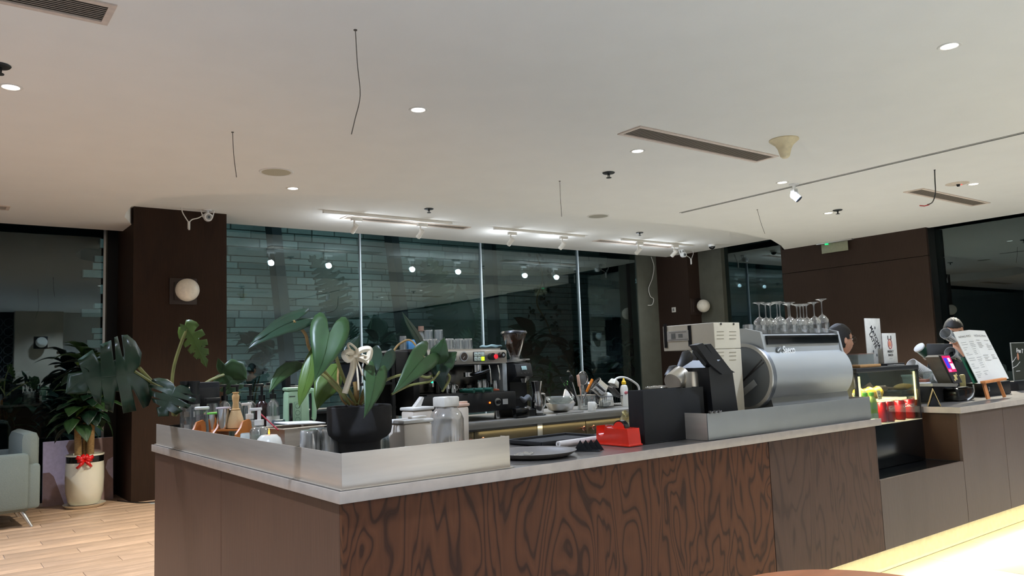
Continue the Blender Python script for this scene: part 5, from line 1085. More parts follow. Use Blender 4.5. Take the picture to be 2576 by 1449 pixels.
def tiltcup(name, pa, pb, y, y2, r, h, m, label, cat, n=1, group=None, lidm=None):
    a = pt(*pa, y=y); b_ = pt(*pb, y=y2); ax_ = (b_-a).normalized(); rq = (-ax_).to_track_quat('Z', 'Y').to_euler()
    out = []
    for i in range(n):
        t = thing(name, label+(', '+['outermost', 'second', 'third', 'innermost'][i] if n > 1 else ''), cat, a+ax_*(h+i*.012), 0, group, rq)
        MB().lathe([(0, .001), (r*.72, 0), (r*.97, h*.96), (r, h*.97), (r, h), (r*.94, h), (r*.7, .004)], seg=26).build('cup', m, t)
        if lidm: MB().lathe([(r*1.05, h*.94), (r*1.06, h*1.02), (r*.95, h*1.04), (0, h*1.04)], seg=26).build('lid', lidm, t)
        out.append(t)
    return out
g_ = tiltcup('green_cup', (2312, 874), (2345, 906), 2.92, 2.88, .040, .125, mat('cup_green', (24, 70, 52), .45), 'dark green cup with a white rim and white marks, leaning out of the rack', 'cup', 1, None, PC)[0]
bendtext('38', .035, CANW, g_, .036, .03, .0)
CLR = glassmat('clear_cup', (236, 238, 238), .18, .9, .04, .5)
tiltcup('plastic_cup', (2378, 838), (2410, 862), 2.74, 2.74, .042, .11, CLR, 'clear plastic cup in the upper tilted stack before the cashier', 'cup', 3, 'clear plastic cups, upper stack')
tiltcup('plastic_cup', (2390, 886), (2426, 912), 2.70, 2.70, .042, .11, CLR, 'clear plastic cup in the lower tilted stack beside the menu', 'cup', 4, 'clear plastic cups, lower stack')
for (px, py), l, hh in (((2395, 960), 'upper', .2), ):
    t = thing('cup_rack', 'black rack box behind the payment terminal', 'rack', far(2408, 985, 2.84, HZ)); MB().bb(-.10, .16, -.05, .08, 0, .27, .004).build('box', MATTE, t); MB().bb(-.105, .165, -.055, .085, .27, .278).build('lid', STEEL_D, t)
# black boxes behind the menu easel
t = thing('black_case', 'long low black case with a chalk 3 behind the easel legs', 'case', far(2480, 985, 2.66)); MB().bb(-.17, .30, -.06, .10, 0, .10, .006).build('case', mat('case_black', (18, 18, 19), .35), t); text('3', .05, mat('chalk', (170, 170, 168), .8), t, (-.09, -.0615, .05), (PI/2, 0, 0))
t = thing('charging_cable', 'grey cable looping down from the payment terminal', 'cable', far(2420, 1000, 2.5)); qq = far(2420, 1000, 2.5)
MB().tube(catmull([pt(a, b, y=2.52)-qq for a, b in ((2448, 968), (2450, 985), (2444, 998), (2434, 1006))], 6), .005).build('cable', WCAB, t)
# menu on a small easel
ym = 2.50; base = far(2505, 1000, 2.46); t = thing('menu_easel', 'small wooden easel under the open menu', 'easel', base)
WOODE = mat('easel_wood', (190, 120, 66), .5, 0, .12, 16)
for pa, pb in (((2474, 962), (2486, 1003)), ((2511, 958), (2527, 997))):
    a = pt(*pa, y=2.46)-base; b_ = pt(*pb, y=2.44)-base; b_.z = .004; MB().cyl(a, b_, .014, seg=4).build('leg', WOODE, t)
a = pt(2474, 962, y=2.45)-base; b_ = pt(2525, 953, y=2.45)-base; MB().box((a+b_)/2, ((b_-a).length+.02, .035, .018), .003, rot=(0, -.03, 0)).build('ledge', WOODE, t)
cs = [pt(*q, y=yy) for q, yy in (((2398, 835), 2.56), ((2438, 830), 2.60), ((2477, 832), 2.56), ((2538, 952), 2.47), ((2500, 957), 2.50), ((2462, 963), 2.47))]
t = thing('menu', 'open white menu of two long pages with grey printing', 'menu', (cs[3]+cs[5])/2); mb_ = Vector(t.location)
def page(c4, name, m, th=.004, off=0):
    n = (c4[1]-c4[0]).cross(c4[3]-c4[0]).normalized(); n = n if n.y < 0 else -n
    b = MB(); A = [b.b.verts.new(v+n*off) for v in c4]; B = [b.b.verts.new(v-n*th+n*off) for v in c4]
    b.b.faces.new(A); b.b.faces.new(B[::-1]); [b.b.faces.new((A[i], A[(i+1) % 4], B[(i+1) % 4], B[i])) for i in range(4)]
    return b, n
PG = mat('menu_page', (218, 214, 204), .5, 0, .01)
gb, n_ = page([cs[0].lerp(cs[5], .5)+Vector((-.022, .01, 0)), cs[1].lerp(cs[4], .5), cs[4], cs[5]+Vector((-.03, .01, .0))], '', None, .004, -.012); gb.build('green_cover', mat('cover_green', (20, 84, 58), .5), t, ab=mb_, smooth=False)
for side, c4 in (('left', [cs[0], cs[1], cs[4], cs[5]]), ('right', [cs[1], cs[2], cs[3], cs[4]])):
    b, n_ = page(c4, 'page', PG); pg = b.build('page', PG, t, ab=mb_, smooth=False)
    f = lambda u, v: (c4[0]*(1-u)+c4[1]*u)*(1-v)+(c4[3]*(1-u)+c4[2]*u)*v+n_*.0012-mb_
    rr = random.Random(5 if side == 'left' else 9)
    rowsv = [.22, .26, .29, .32, .36, .40, .43, .46, .5, .53, .57, .6, .64, .68, .72, .8, .84, .87, .9] if side == 'left' else [.2, .25, .28, .31, .34, .38, .5, .54, .57, .6]
    pb_ = MB()
    for v in rowsv:
        for u0 in (.1, .62):
            if rr.random() < .85: L_ = rr.uniform(.15, .4); pb_.quad([f(u0, v), f(min(u0+L_, .93), v), f(min(u0+L_, .93), v+.008), f(u0, v+.008)])
    pb_.build('printed_lines', mat('menu_print', (140, 138, 132), .7), pg, smooth=False, kind='stuff')
    o = text('NÔNG PHO', 1, mat('menu_title', (110, 106, 98), .7), pg, (0, 0, 0), ext=0)
    ux = (c4[1]-c4[0]); vx = (c4[3]-c4[0])
    for vv in o.data.vertices:
        u = .52+vv.co.x*.14; v = .115-vv.co.y*.055; vv.co = f(u, v)+n_*.0004
# dark framed sign cut by the right edge
ysn = 2.75; a = pt(2541, 862, y=ysn); b_ = pt(2541, 960, y=ysn); L = Vector((a.x+.16, ysn, HZ)); t = thing('table_sign', 'dark framed promotional sign at the right edge of the counter', 'sign', L)
MB().bb(a.x, a.x+.32, ysn-.004, ysn+.004, b_.z, a.z, .001).build('frame', mat('frame_pale', (150, 150, 142), .4), t, ab=L); MB().bb(a.x+.006, a.x+.314, ysn-.006, ysn-.004, b_.z+.006, a.z-.006).build('poster', mat('poster_dark', (46, 48, 38), .4), t, ab=L)
MB().bb(a.x-.02, a.x+.34, ysn-.04, ysn+.04, HZ, b_.z, .003).build('base', BLACK, t, ab=L)
q = pt(2558, 883, y=ysn-.0065)-L; text('Free T', .05, CANW, t, q+Vector((.055, 0, 0)), (PI/2, .08, 0), shear=.2, bold=.001)
q = pt(2561, 897, y=ysn-.0065)-L; MB().sph(q, .022, (.9, .08, 1.4), 16, 10).build('printed_face', mat('print_skin', (176, 120, 90), .6), t)
MB().tube([pt(x_, y_, y=ysn-.007)-L for x_, y_ in ((2546, 912), (2552, 905), (2556, 898))], .002, 4).tube([pt(x_, y_, y=ysn-.007)-L for x_, y_ in ((2547, 926), (2558, 920), (2566, 910))], .002, 4).build('printed_line', CANW, t)
q = pt(2560, 934, y=ysn-.0065)-L; MB().bb(q.x-.03, q.x+.05, q.y-.001, q.y, q.z, q.z+.004).build('print_line', CANW, t)
# round wooden side table at the camera's knee
t = thing('side_table', 'round brown wooden table whose edge shows at the bottom right', 'table', (1.64, .975, 0))
MB().lathe([(0, .725), (.29, .725), (.31, .735), (.31, .745), (.303, .75), (0, .75)], seg=64).build('tabletop', mat('table_wood', (150, 86, 46), .35, 0, .15, 6, stretch=(1, 6, 1), coat=.2), t)
MB().cyl((0, 0, .02), (0, 0, .725), .03, seg=20).build('column', BLACK, t); MB().cyl((0, 0, 0), (0, 0, .02), .2, seg=36).build('foot', BLACK, t)

# ------------------------------------------------------------------ left side: armchair, canvas
GF = mat('chair_fabric', (112, 122, 118), .9, 0, .08, 160, bump=.3)
L = Vector((.42, 8.75, 0)); t = thing('armchair', 'grey-green upholstered armchair on metal legs at the left edge', 'armchair', L, .06)
bk_ = [(.30, .17), (.47, .17), (.49, .55), (.47, .80), (.43, .868), (.36, .872), (.31, .82), (.30, .70)]
b = MB(); b.box((.385, 0, .36), (.15, .74, .40), .03); b.build('back_shell', GF, t)
b = MB().box((.375, 0, .66), (.16, .70, .38), .07); b.build('back_cushion', GF, t)
MB().box((-.02, 0, .34), (.66, .58, .18), .05).build('seat_cushion', GF, t)
for s in (-1, 1): MB().box((.0, s*.345, .41), (.74, .10, .50), .04).build('armrest', GF, t)
MB().box((.0, 0, .20), (.74, .70, .12), .02).build('base_frame', GF, t)
for sx in (-1, 1):
    for sy in (-1, 1): MB().cyl((sx*.32, sy*.30, .15), (sx*.40, sy*.36, 0), .022, .011, seg=14).build('leg', ALU, t)
t = thing('canvas_panel', 'lilac canvas with brown cloud shapes leaning behind the white planter', 'picture', (1.39, 9.62, 0), 0, None, (-.08, 0, 0))
MB().bb(-.34, .325, -.012, .012, 0, .665, .002).build('canvas', mat('canvas_lilac', (214, 204, 228), .8), t)
BR = mat('canvas_brown', (158, 132, 128), .8)
MB().prism([(-.34, 0), (-.14, 0), (-.19, .15), (-.24, .30), (-.28, .345), (-.34, .345)], -.0135, -.012, 'y').build('painted_shape', BR, t, smooth=False)
MB().prism([(-.02, 0), (.325, 0), (.325, .21), (.28, .27), (.25, .34), (.27, .42), (.325, .45), (.325, .66), (-.10, .66), (-.13, .60), (-.10, .52), (-.04, .46), (.02, .36), (.0, .2)], -.0135, -.012, 'y').build('painted_shape', BR, t, smooth=False)
tag(MB().tube(catmull([(1.72, 9.4, .006), (1.85, 9.05, .006), (2.05, 8.95, .006), (2.3, 9.02, .006)], 6), .007).build('floor_cable', BLACK, None), 'black cable along the floor at the foot of the pillar', 'cable')
# ------------------------------------------------------------------ leaves
SAG = [(0, 0), (-.12, .035), (-.30, .085), (-.42, .17), (-.43, .25), (-.33, .33), (-.15, .37), (.05, .36), (.25, .31), (.5, .22), (.75, .11), (.92, .03), (1, 0)]
MON = [(0, 0), (-.13, .06), (-.2, .2), (-.12, .36), (.0, .46), (.1, .47), (.13, .22), (.16, .2), (.2, .47), (.33, .46), (.32, .2), (.36, .18), (.42, .43), (.55, .38), (.5, .16), (.54, .14), (.62, .33), (.74, .25), (.68, .1), (.72, .09), (.84, .15), (1, 0)]
LAN = [(0, 0), (.08, .03), (.2, .07), (.4, .095), (.6, .09), (.8, .055), (.93, .02), (1, 0)]
OVA = [(0, 0), (.03, .07), (.15, .2), (.35, .27), (.55, .25), (.78, .13), (1, 0)]
PIN = [(0, 0)]
for i in range(15):
    u = .02+i*.064; w_ = .21*math.sin(PI*min(1, (i+1.5)/16))**.7+.02
    PIN += [(u, w_*.35), (u+.03, w_), (u+.052, w_*.95), (u+.058, .02)]
PIN += [(1, 0)]
def blade(P, out, length=None, side=None, fold=.18, wscale=1.0, twist=0, seg=14, origin=None, th=.0012, wave=0, rib=True):
    """leaf blade from midrib points P (sinus/base to tip) and half outline out, in lengths of the midrib"""
    C = catmull(P, 8); o = origin or Vector((0, 0, 0))
    cum = [0]
    for a, b in zip(C, C[1:]): cum.append(cum[-1]+(b-a).length)
    T = cum[-1]
    def at(u):
        s_ = max(0, min(1, u))*T
        for i in range(len(C)-1):
            if s_ <= cum[i+1]+1e-9:
                f = (s_-cum[i])/max(1e-9, cum[i+1]-cum[i]); p = C[i].lerp(C[i+1], f); break
        i0 = max(0, i-2); i1 = min(len(C)-1, i+3); t = (C[i1]-C[i0]).normalized()
        if u < 0: p = C[0]+(C[2]-C[0]).normalized()*u*T
        return p, t
    mb = MB()
    for sg in (1, -1):
        pm = pe = None
        for (u, v) in out:
            m_, t = at(max(0, u)); e_, t2 = at(u)
            if side is None:
                view = (m_-cam_pos).normalized(); sd = t.cross(view).normalized()
            else: sd = (side-t*side.dot(t)).normalized()
            if twist: sd = Matrix.Rotation(twist, 3, t) @ sd
            nr = sd.cross(t)
            row = []
            for k in range(4):
                f = k/3; base = m_.lerp(e_, f); vv = v*T*wscale*f
                row.append(base+sd*sg*vv+nr*(fold*vv - .5*fold*vv*f + wave*T*math.sin(u*17+sg)*f*f))
            if pm is not None: 
                for k in range(3):
                    q = [pm[k], pm[k+1], row[k+1], row[k]]
                    try: mb.b.faces.new([mb.b.verts.new(x-o) for x in q])
                    except ValueError: pass
            pm = row
    bmesh.ops.remove_doubles(mb.b, verts=mb.b.verts[:], dist=1e-5)
    if rib: mb.tube([C[i]-o for i in range(0, len(C), 3)]+[C[-1]-o], .0035*min(1, T*3), 4, .001)
    return mb
cam_pos = Vector((0, 0, CAM_H))
def solid(o, th=.0012):
    m = o.modifiers.new('thickness', 'SOLIDIFY'); m.thickness = th; return o
def L3(q): return pt(q[0], q[1], y=q[2])

# ---- arrow-leaved plant in the black footed pot
pc = Vector((1.268, 2.62, HZ)); t = thing('potted_plant', 'arrow-leaved plant in a black footed pot with a cream ribbon on the counter corner', 'plant', pc)
POTB = mat('pot_black', (30, 28, 27), .8, 0, .12, 60, bump=.1)
MB().lathe([(0, 0), (.070, 0), (.073, .006), (.073, .112), (.078, .118), (.096, .126), (.110, .140), (.115, .16), (.115, .236), (.112, .24), (.105, .238), (.104, .21), (0, .208)], seg=48).build('pot', POTB, t)
b = MB().lathe([(0, .222), (.1, .218), (.105, .205)], seg=32); rr = random.Random(2)
for k in range(60): a = rr.random()*6.28; d = .095*math.sqrt(rr.random()); b.sph((d*math.cos(a), d*math.sin(a), .224), rr.uniform(.004, .008), (1, 1, .7), 6, 4)
b.build('soil', SOIL, t, kind='stuff')
yp = 2.62
def LF(sinus, tip, mids=(), out=SAG, m=LEAF, ws=1.0, twist=0, fold=.2, wave=.004, par=None, org=None, name='leaf', th=.0012):
    P = [L3(sinus)]+[L3(q) for q in mids]+[L3(tip)]
    return solid(blade(P, out, twist=twist, fold=fold, wscale=ws, origin=org or pc, wave=wave, th=th).build(name, m, par or t), th)
def ST(Q, r=.006, m=STEM, par=None, org=None, r2=None):
    P = [L3(q) if len(q) == 3 and q[0] > 20 else Vector(q) for q in Q]; o = org or pc
    return MB().tube([p-o for p in catmull(P, 6)], r, 7, r2).build('stem', m, par or t)
LF((828, 838, 2.50), (790, 960, 2.48), ((818, 885, 2.47), (805, 925, 2.47)), ws=.98, fold=-.12)
LF((738, 808, 2.55), (618, 888, 2.5), ((705, 822, 2.53), (660, 848, 2.5), (632, 866, 2.5)), ws=.5, m=LEAFD, twist=.55, wave=.015)
LF((772, 920, 2.6), (677, 988, 2.52), ((735, 922, 2.57), (700, 948, 2.54)), out=LAN, ws=1.15, m=LEAF)
LF((784, 875, 2.58), (752, 1025, 2.55), ((778, 930, 2.55), (762, 985, 2.54)), out=LAN, ws=1.25, m=LEAFB, wave=.02)
LF((852, 915, 2.75), (797, 1032, 2.70), ((828, 955, 2.72), (806, 1000, 2.7)), out=OVA, ws=.85, m=LEAFB)
LF((944, 950, 2.50), (915, 1052, 2.46), ((936, 990, 2.47), (926, 1025, 2.46)), ws=.75, m=LEAF, twist=-.3)
LF((962, 898, 2.56), (938, 978, 2.52), ((955, 925, 2.53), (945, 955, 2.52)), ws=.95, m=LEAFD, fold=.3)
LF((1066, 900, 2.55), (986, 992, 2.5), ((1048, 920, 2.52), (1015, 960, 2.5)), ws=.66, fold=-.1)
LF((1112, 912, 2.60), (1112, 985, 2.62), ((1106, 935, 2.6), (1112, 965, 2.61)), ws=1.0, m=LEAFD)
LF((1108, 922, 2.61), (1118, 848, 2.56), ((1104, 895, 2.58), (1112, 870, 2.57)), out=OVA, ws=1.1, m=LEAF)
LF((1108, 935, 2.61), (1150, 885, 2.56), ((1120, 912, 2.59),), out=OVA, ws=1.3, m=LEAF)
LF((1078, 905, 2.7), (1012, 785, 2.72), ((1060, 862, 2.7), (1035, 822, 2.7)), out=LAN, ws=1.2, m=LEAFD, twist=.9)
LF((868, 905, 2.85), (905, 842, 2.86), out=OVA, ws=.9, m=LEAFD)
c0 = pc+Vector((0, 0, .222))
for q, m, r in (([(895, 1018, 2.60), (868, 960, 2.62), (848, 905, 2.56), (828, 838, 2.505)], STEM, .0065), ([(890, 1018, 2.6), (830, 960, 2.66), (780, 880, 2.62), (768, 840, 2.58), (738, 808, 2.55)], STEMB, .0055),
    ([(880, 1018, 2.6), (855, 985, 2.6), (815, 945, 2.6), (772, 920, 2.6)], STEM, .006), ([(885, 1016, 2.62), (850, 970, 2.62), (815, 930, 2.6), (784, 875, 2.58)], STEM, .0045),
    ([(872, 1018, 2.6), (858, 1000, 2.62), (850, 960, 2.7), (852, 915, 2.74)], STEMB, .004), ([(905, 1018, 2.6), (920, 985, 2.58), (938, 950, 2.54), (944, 950, 2.505)], STEMB, .005),
    ([(900, 1018, 2.6), (930, 950, 2.6), (960, 930, 2.6), (962, 898, 2.565)], STEM, .004), ([(905, 1016, 2.6), (985, 890, 2.62), (1010, 862, 2.62), (1036, 858, 2.6), (1066, 900, 2.555)], STEMB, .0042),
    ([(908, 1018, 2.62), (965, 960, 2.64), (1030, 940, 2.64), (1075, 950, 2.63), (1098, 935, 2.62), (1108, 915, 2.605)], STEM, .0055), ([(985, 992, 2.58), (1030, 970, 2.6), (1080, 960, 2.6), (1098, 945, 2.6), (1108, 930, 2.605)], STEM, .0045),
    ([(1070, 900, 2.62), (1090, 925, 2.62), (1125, 940, 2.62), (1130, 955, 2.62), (1112, 985, 2.62)], STEM, .005), ([(896, 1018, 2.62), (897, 985, 2.6), (894, 960, 2.6)], STEMB, .010)):
    ST(q, r, m)
# cream ribbon bow
RB = mat('ribbon_cream', (232, 218, 192), .7, 0, .03); q0 = pt(893, 895, y=2.52); bw = thing('ribbon_bow', 'cream organza ribbon bow tied on the arrow-leaved plant', 'bow', q0)
def ribbon(P, w_, name='ribbon_loop'):
    C = catmull([L3(q)-q0 for q in P], 6); b = MB(); pv = None
    for i, p in enumerate(C):
        tt = (C[min(i+1, len(C)-1)]-C[max(i-1, 0)]).normalized(); sd = tt.cross(Vector((.3, .9, .1))).normalized()
        r_ = [b.b.verts.new(p-sd*w_/2+Vector((0, .006, 0))), b.b.verts.new(p), b.b.verts.new(p+sd*w_/2+Vector((0, .006, 0)))]
        if pv: [b.b.faces.new((pv[k], pv[k+1], r_[k+1], r_[k])) for k in range(2)]
        pv = r_
    return solid(b.build(name, RB, bw), .0008)
ribbon([(893, 893, 2.52), (880, 885, 2.50), (868, 892, 2.49), (878, 905, 2.50), (893, 895, 2.52)], .022)
ribbon([(893, 893, 2.52), (912, 880, 2.50), (932, 880, 2.49), (925, 905, 2.5), (895, 896, 2.52)], .022)
ribbon([(893, 893, 2.52), (878, 872, 2.50), (882, 864, 2.49), (898, 878, 2.5), (895, 892, 2.52)], .008)
ribbon([(895, 896, 2.52), (918, 905, 2.49), (926, 915, 2.49), (928, 900, 2.5), (912, 892, 2.5)], .008)
ribbon([(892, 897, 2.52), (888, 930, 2.50), (880, 955, 2.5), (869, 990, 2.51)], .020, 'ribbon_tail'); ribbon([(894, 897, 2.52), (900, 930, 2.49), (903, 960, 2.49), (904, 982, 2.50)], .007, 'ribbon_tail'); ribbon([(895, 897, 2.52), (908, 925, 2.49), (914, 945, 2.49)], .006, 'ribbon_tail')
MB().sph((0, -.004, 0), .009, (1.1, .8, .8), 14, 8).build('knot', RB, bw)

# ---- monstera in the small black pot at the far end of the left arm
pm_ = Vector((1.17, 4.60, HZ)); t = thing('potted_plant', 'split-leaved monstera in a small black pot at the far end of the left counter arm', 'plant', pm_)
MB().lathe([(0, 0), (.075, 0), (.085, .10), (.087, .10), (.083, .10), (.08, .085), (0, .085)], seg=32).build('pot', POTB, t)
lath('soil', [(0, .087), (.08, .086)], SOIL, t)
kw = dict(par=t, org=pm_)
LF((338, 934, 4.45), (165, 990, 4.3), ((295, 945, 4.38), (240, 950, 4.32), (200, 962, 4.3)), out=MON, m=LEAFD, ws=1.05, fold=-.25, th=.0015, **kw)
LF((440, 975, 4.42), (398, 1048, 4.36), ((430, 998, 4.38), (415, 1028, 4.36)), out=MON, m=LEAFD, ws=1.35, fold=-.2, **kw)
LF((470, 830, 4.55), (520, 925, 4.5), ((488, 856, 4.52), (508, 895, 4.5)), out=MON, m=LEAFB, ws=.62, twist=.45, **kw)
LF((563, 943, 4.85), (600, 1000, 4.8), ((580, 960, 4.83), ), out=MON, m=LEAF, ws=1.15, **kw)
LF((563, 942, 4.85), (622, 955, 4.8), ((590, 930, 4.82), ), out=OVA, m=LEAF, ws=1.5, **kw)
LF((560, 942, 4.86), (548, 900, 4.85), ((556, 925, 4.86), ), out=OVA, m=LEAF, ws=.9, **kw)
LF((470, 832, 4.55), (452, 814, 4.55), out=OVA, m=LEAFB, ws=1.0, **kw)
for q in ([(436, 1045, 4.6), (432, 1000, 4.6), (436, 930, 4.6), (455, 865, 4.58), (471, 828, 4.555)], [(438, 1045, 4.6), (425, 1000, 4.55), (400, 975, 4.5), (338, 934, 4.45)], [(438, 1045, 4.62), (425, 1010, 4.58), (420, 985, 4.5), (440, 975, 4.425)], [(442, 1045, 4.65), (470, 1005, 4.72), (520, 962, 4.8), (563, 943, 4.85)], [(440, 1045, 4.6), (415, 985, 4.55), (385, 962, 4.5), (350, 925, 4.46)]):
    ST(q, .009, STEM, par=t, org=pm_)

# ---- white planter with corn plants by the pillar
pw = Vector((1.39, 9.30, 0)); t = thing('planter_plant', 'tall leafy corn plant in a white ribbed pot with a red bow by the pillar', 'plant', pw)
WP = mat('planter_white', (222, 216, 196), .25, 0, .03, 6, coat=.4); b = MB(); n = 72
prof = [(.13, .03), (.15, .06), (.170, .15), (.178, .28), (.176, .40), (.172, .455)]
rows_ = [[b.b.verts.new(((r+(.003 if k % 2 else 0))*math.cos(2*PI*k/n), (r+(.003 if k % 2 else 0))*math.sin(2*PI*k/n), z)) for k in range(n)] for r, z in prof]
for A, B in zip(rows_, rows_[1:]):
    for k in range(n): b.b.faces.new((A[k], A[(k+1) % n], B[(k+1) % n], B[k]))
b.build('pot', WP, t); MB().lathe([(.173, .455), (.175, .46), (.175, .515), (.172, .518)], seg=48).build('black_band', GBLK, t); MB().lathe([(.172, .518), (.18, .52), (.18, .535), (.168, .537), (.16, .5), (0, .5)], seg=48).build('rim', WP, t)
MB().lathe([(0, .008), (.16, .008), (.19, .03), (.2, .034), (.19, .018), (.17, 0), (0, 0)], seg=48).build('saucer', WP, t)
CANE = mat('cane', (150, 118, 74), .8, 0, .3, 40, stretch=(1, 1, 5), bump=.4); LM = [None, None, None]
for i in range(3):
    Lm_ = (.34, .27, .22)[i]; P = [Vector((0, 0, 0)), Vector((Lm_*.35, 0, Lm_*.16)), Vector((Lm_*.72, 0, Lm_*.02)), Vector((Lm_*.98, 0, -Lm_*.30))]
    LM[i] = solid(blade(P, LAN, side=Vector((0, 1, 0)), fold=.3, wscale=(2.1, 2.4, 2.6)[i]).build('leaf', (LEAF, LEAFD, LEAFB)[i], t, (0, 0, -5)), .001)
rr = random.Random(11); first = [True]*3
for cx_, cy_, zb3, zt3_, nl in ((-.06, .02, .5, 1.02, 30), (.045, -.02, .5, 1.12, 34), (.0, .05, .5, 1.46, 34)):
    MB().cyl((cx_, cy_, zb3), (cx_*1.2, cy_, zt3_-.10), .035 if zt3_ < 1.4 else .022, .032 if zt3_ < 1.4 else .02, seg=16).build('cane', CANE, t)
    for k in range(nl):
        a = k*2.4+rr.uniform(-.3, .3); lv = k/nl; z = zt3_-.22+.30*lv; i = rr.choice((0, 0, 1, 1, 2)); tl = -.35+1.25*lv+rr.uniform(-.2, .2)
        if first[i]: o = LM[i]; first[i] = False; o.location = (cx_*1.2, cy_, z); o.rotation_euler = (0, -tl, a)
        else: o = inst(LM[i], t, (cx_*1.2, cy_, z), (rr.uniform(-.3, .3), -tl, a), rr.uniform(.75, 1.1))
rb = thing('red_bow', 'shiny red ribbon bow on the rim of the white ribbed pot', 'bow', (1.36, 9.11, .49)); RBM = mat('bow_red', (214, 28, 26), .25, 0, .08, 30, coat=.3)
for a, ln, w_ in ((.35, .085, .05), (2.75, .085, .05), (1.1, .06, .045), (2.0, .06, .045), (-.9, .10, .035), (-2.3, .11, .035), (-.1, .07, .04), (3.3, .07, .04)):
    d = Vector((math.cos(a), 0, math.sin(a))); n_ = Vector((-d.z, 0, d.x)); b = MB(); pv = None
    for k in range(7):
        f = k/6; p = d*ln*f+Vector((0, -.03*math.sin(PI*f), 0)); ww = w_*(.25+.75*math.sin(PI*min(.75, f+.1))); r_ = [b.b.verts.new(p-n_*ww/2), b.b.verts.new(p+Vector((0, -.006, 0))), b.b.verts.new(p+n_*ww/2)]
        if pv: [b.b.faces.new((pv[j], pv[j+1], r_[j+1], r_[j])) for j in range(2)]
        pv = r_
    solid(b.build('loop', RBM, rb), .0012)

# ---- garden plants beyond the glass
def bigleaf(P, m, ws, par, org, out=PIN, fold=.15, twist=0): return solid(blade([L3(q) for q in P], out, fold=fold, wscale=ws, twist=twist, origin=org).build('leaf', m, par), .003)
GL = mat('garden_leaf', (40, 74, 46), .5, 0, .2, 5); GL2 = mat('garden_leaf_dark', (24, 50, 36), .5, 0, .2, 5)
yo = 12.2
def garden(name, label, px, leaves, stems, y=yo, cat='plant'):
    o = pt(px, 900, y=y); o.z = -.12; t = thing(name, label, cat, o)
    for q, m, ws, out, tw in leaves: bigleaf([(a, b_, y+dy) for a, b_, dy in q], m, ws, t, o, out, twist=tw)
    for q in stems:
        P = [L3((a, b_, y)) for a, b_ in q]; P = [Vector((P[0].x, y, -.1))]+P; MB().tube([p-o for p in catmull(P, 5)], .02, 7, .01).build('stem', GL, t)
garden('bird_of_paradise', 'tall plant with one long torn leaf beyond the first window pane', 858, [([(858, 860, 0), (850, 780, 0), (825, 700, 0), (778, 642, .1)], GL2, .8, PIN, .2), ([(905, 870, .2), (880, 830, .2), (845, 800, .3)], GL2, .9, PIN, .3)], [[(870, 950), (858, 862)], [(880, 950), (905, 870)]])
garden('bird_of_paradise', 'cluster of tall torn leaves beyond the second window pane', 1130, [([(1130, 880, 0), (1112, 790, 0), (1092, 720, 0), (1062, 655, .1)], GL2, .75, PIN, -.2), ([(1128, 880, .2), (1118, 800, .2), (1108, 700, .3), (1075, 645, .3)], GL, .6, PIN, .3), ([(1160, 900, 0), (1155, 820, 0), (1160, 750, 0), (1150, 712, .0)], GL2, .8, OVA, 0), ([(1170, 900, .1), (1190, 840, .1), (1206, 770, .1)], GL, .7, PIN, .3), ([(1140, 900, -.1), (1165, 860, -.1), (1185, 835, -.1), (1200, 850, 0)], GL, .8, PIN, 0), ([(1050, 900, .2), (1035, 850, .2), (1010, 800, .2)], GL2, .8, PIN, 0)], [[(1135, 960), (1130, 880)], [(1140, 960), (1128, 880)], [(1155, 960), (1160, 900)], [(1160, 960), (1170, 900)], [(1145, 960), (1140, 900)], [(1090, 960), (1050, 900)]])
garden('taro_plant', 'garden plant with a broad dark leaf behind the first window joint', 900, [([(955, 850, 0), (948, 815, 0), (940, 790, 0)], GL2, 1.6, OVA, 0), ([(950, 845, 0), (975, 850, 0), (1000, 870, 0)], GL2, 1.2, OVA, 0), ([(880, 800, .1), (900, 790, .1), (930, 800, .1)], GL2, .8, PIN, 0)], [[(900, 940), (925, 860), (935, 800)], [(890, 940), (940, 880), (955, 850)]])
rr = random.Random(21)
def shrub(name, label, px, py, w_, h, y, m, n=26, out=LAN, ws=1.4):
    o = pt(px, py, y=y); s_ = (o-cam_pos).length/CF; z0 = o.z; o.z = -.12; t = thing(name, label, 'plant', o); W = w_*s_/2; H = h*s_
    proto = None
    for k in range(3): MB().tube(catmull([(0, 0, .0), (rr.uniform(-.1, .1), 0, (z0-o.z-H*.2)*.6), (rr.uniform(-W*.4, W*.4), 0, z0-o.z)], 4), .018, 6, .008).build('stem', STEMB, t)
    for k in range(n):
        a = rr.random()*2*PI; f = rr.random(); z = (z0-o.z)-H*.5+H*f; ln = W*1.0*rr.uniform(.7, 1.1)
        if proto is None:
            proto = solid(blade([Vector((0, 0, 0)), Vector((.35, 0, .14)), Vector((.75, 0, .06)), Vector((1, 0, -.22))], out, side=Vector((0, 1, 0)), fold=.25, wscale=ws).build('leaf', m, t, (0, 0, z)), .004); proto.scale = (ln,)*3; proto.rotation_euler = (0, -.3, a)
        else: inst(proto, t, (rr.uniform(-W*.3, W*.3), rr.uniform(-.15, .15), z), (rr.uniform(-.5, .5), rr.uniform(-.9, .3), a), ln)
shrub('garden_shrub', 'pale-leaved garden shrub beside the grey cladding, upper', 1580, 860, 90, 70, 12.0, mat('shrub_pale', (96, 116, 92), .5), 16, LAN, 1.0)
shrub('garden_shrub', 'leafy garden shrub low beside the grey cladding', 1590, 930, 120, 70, 10.9, GL, 26, LAN, 1.1)
shrub('garden_fern', 'low grassy fern behind the mixing bowl', 1375, 960, 110, 60, 11.2, mat('fern_green', (52, 96, 50), .5), 30, LAN, .7)
shrub('garden_shrub', 'dark spreading shrub behind the coffee grinder', 1330, 880, 150, 90, 11.9, GL2, 28, OVA, .7)
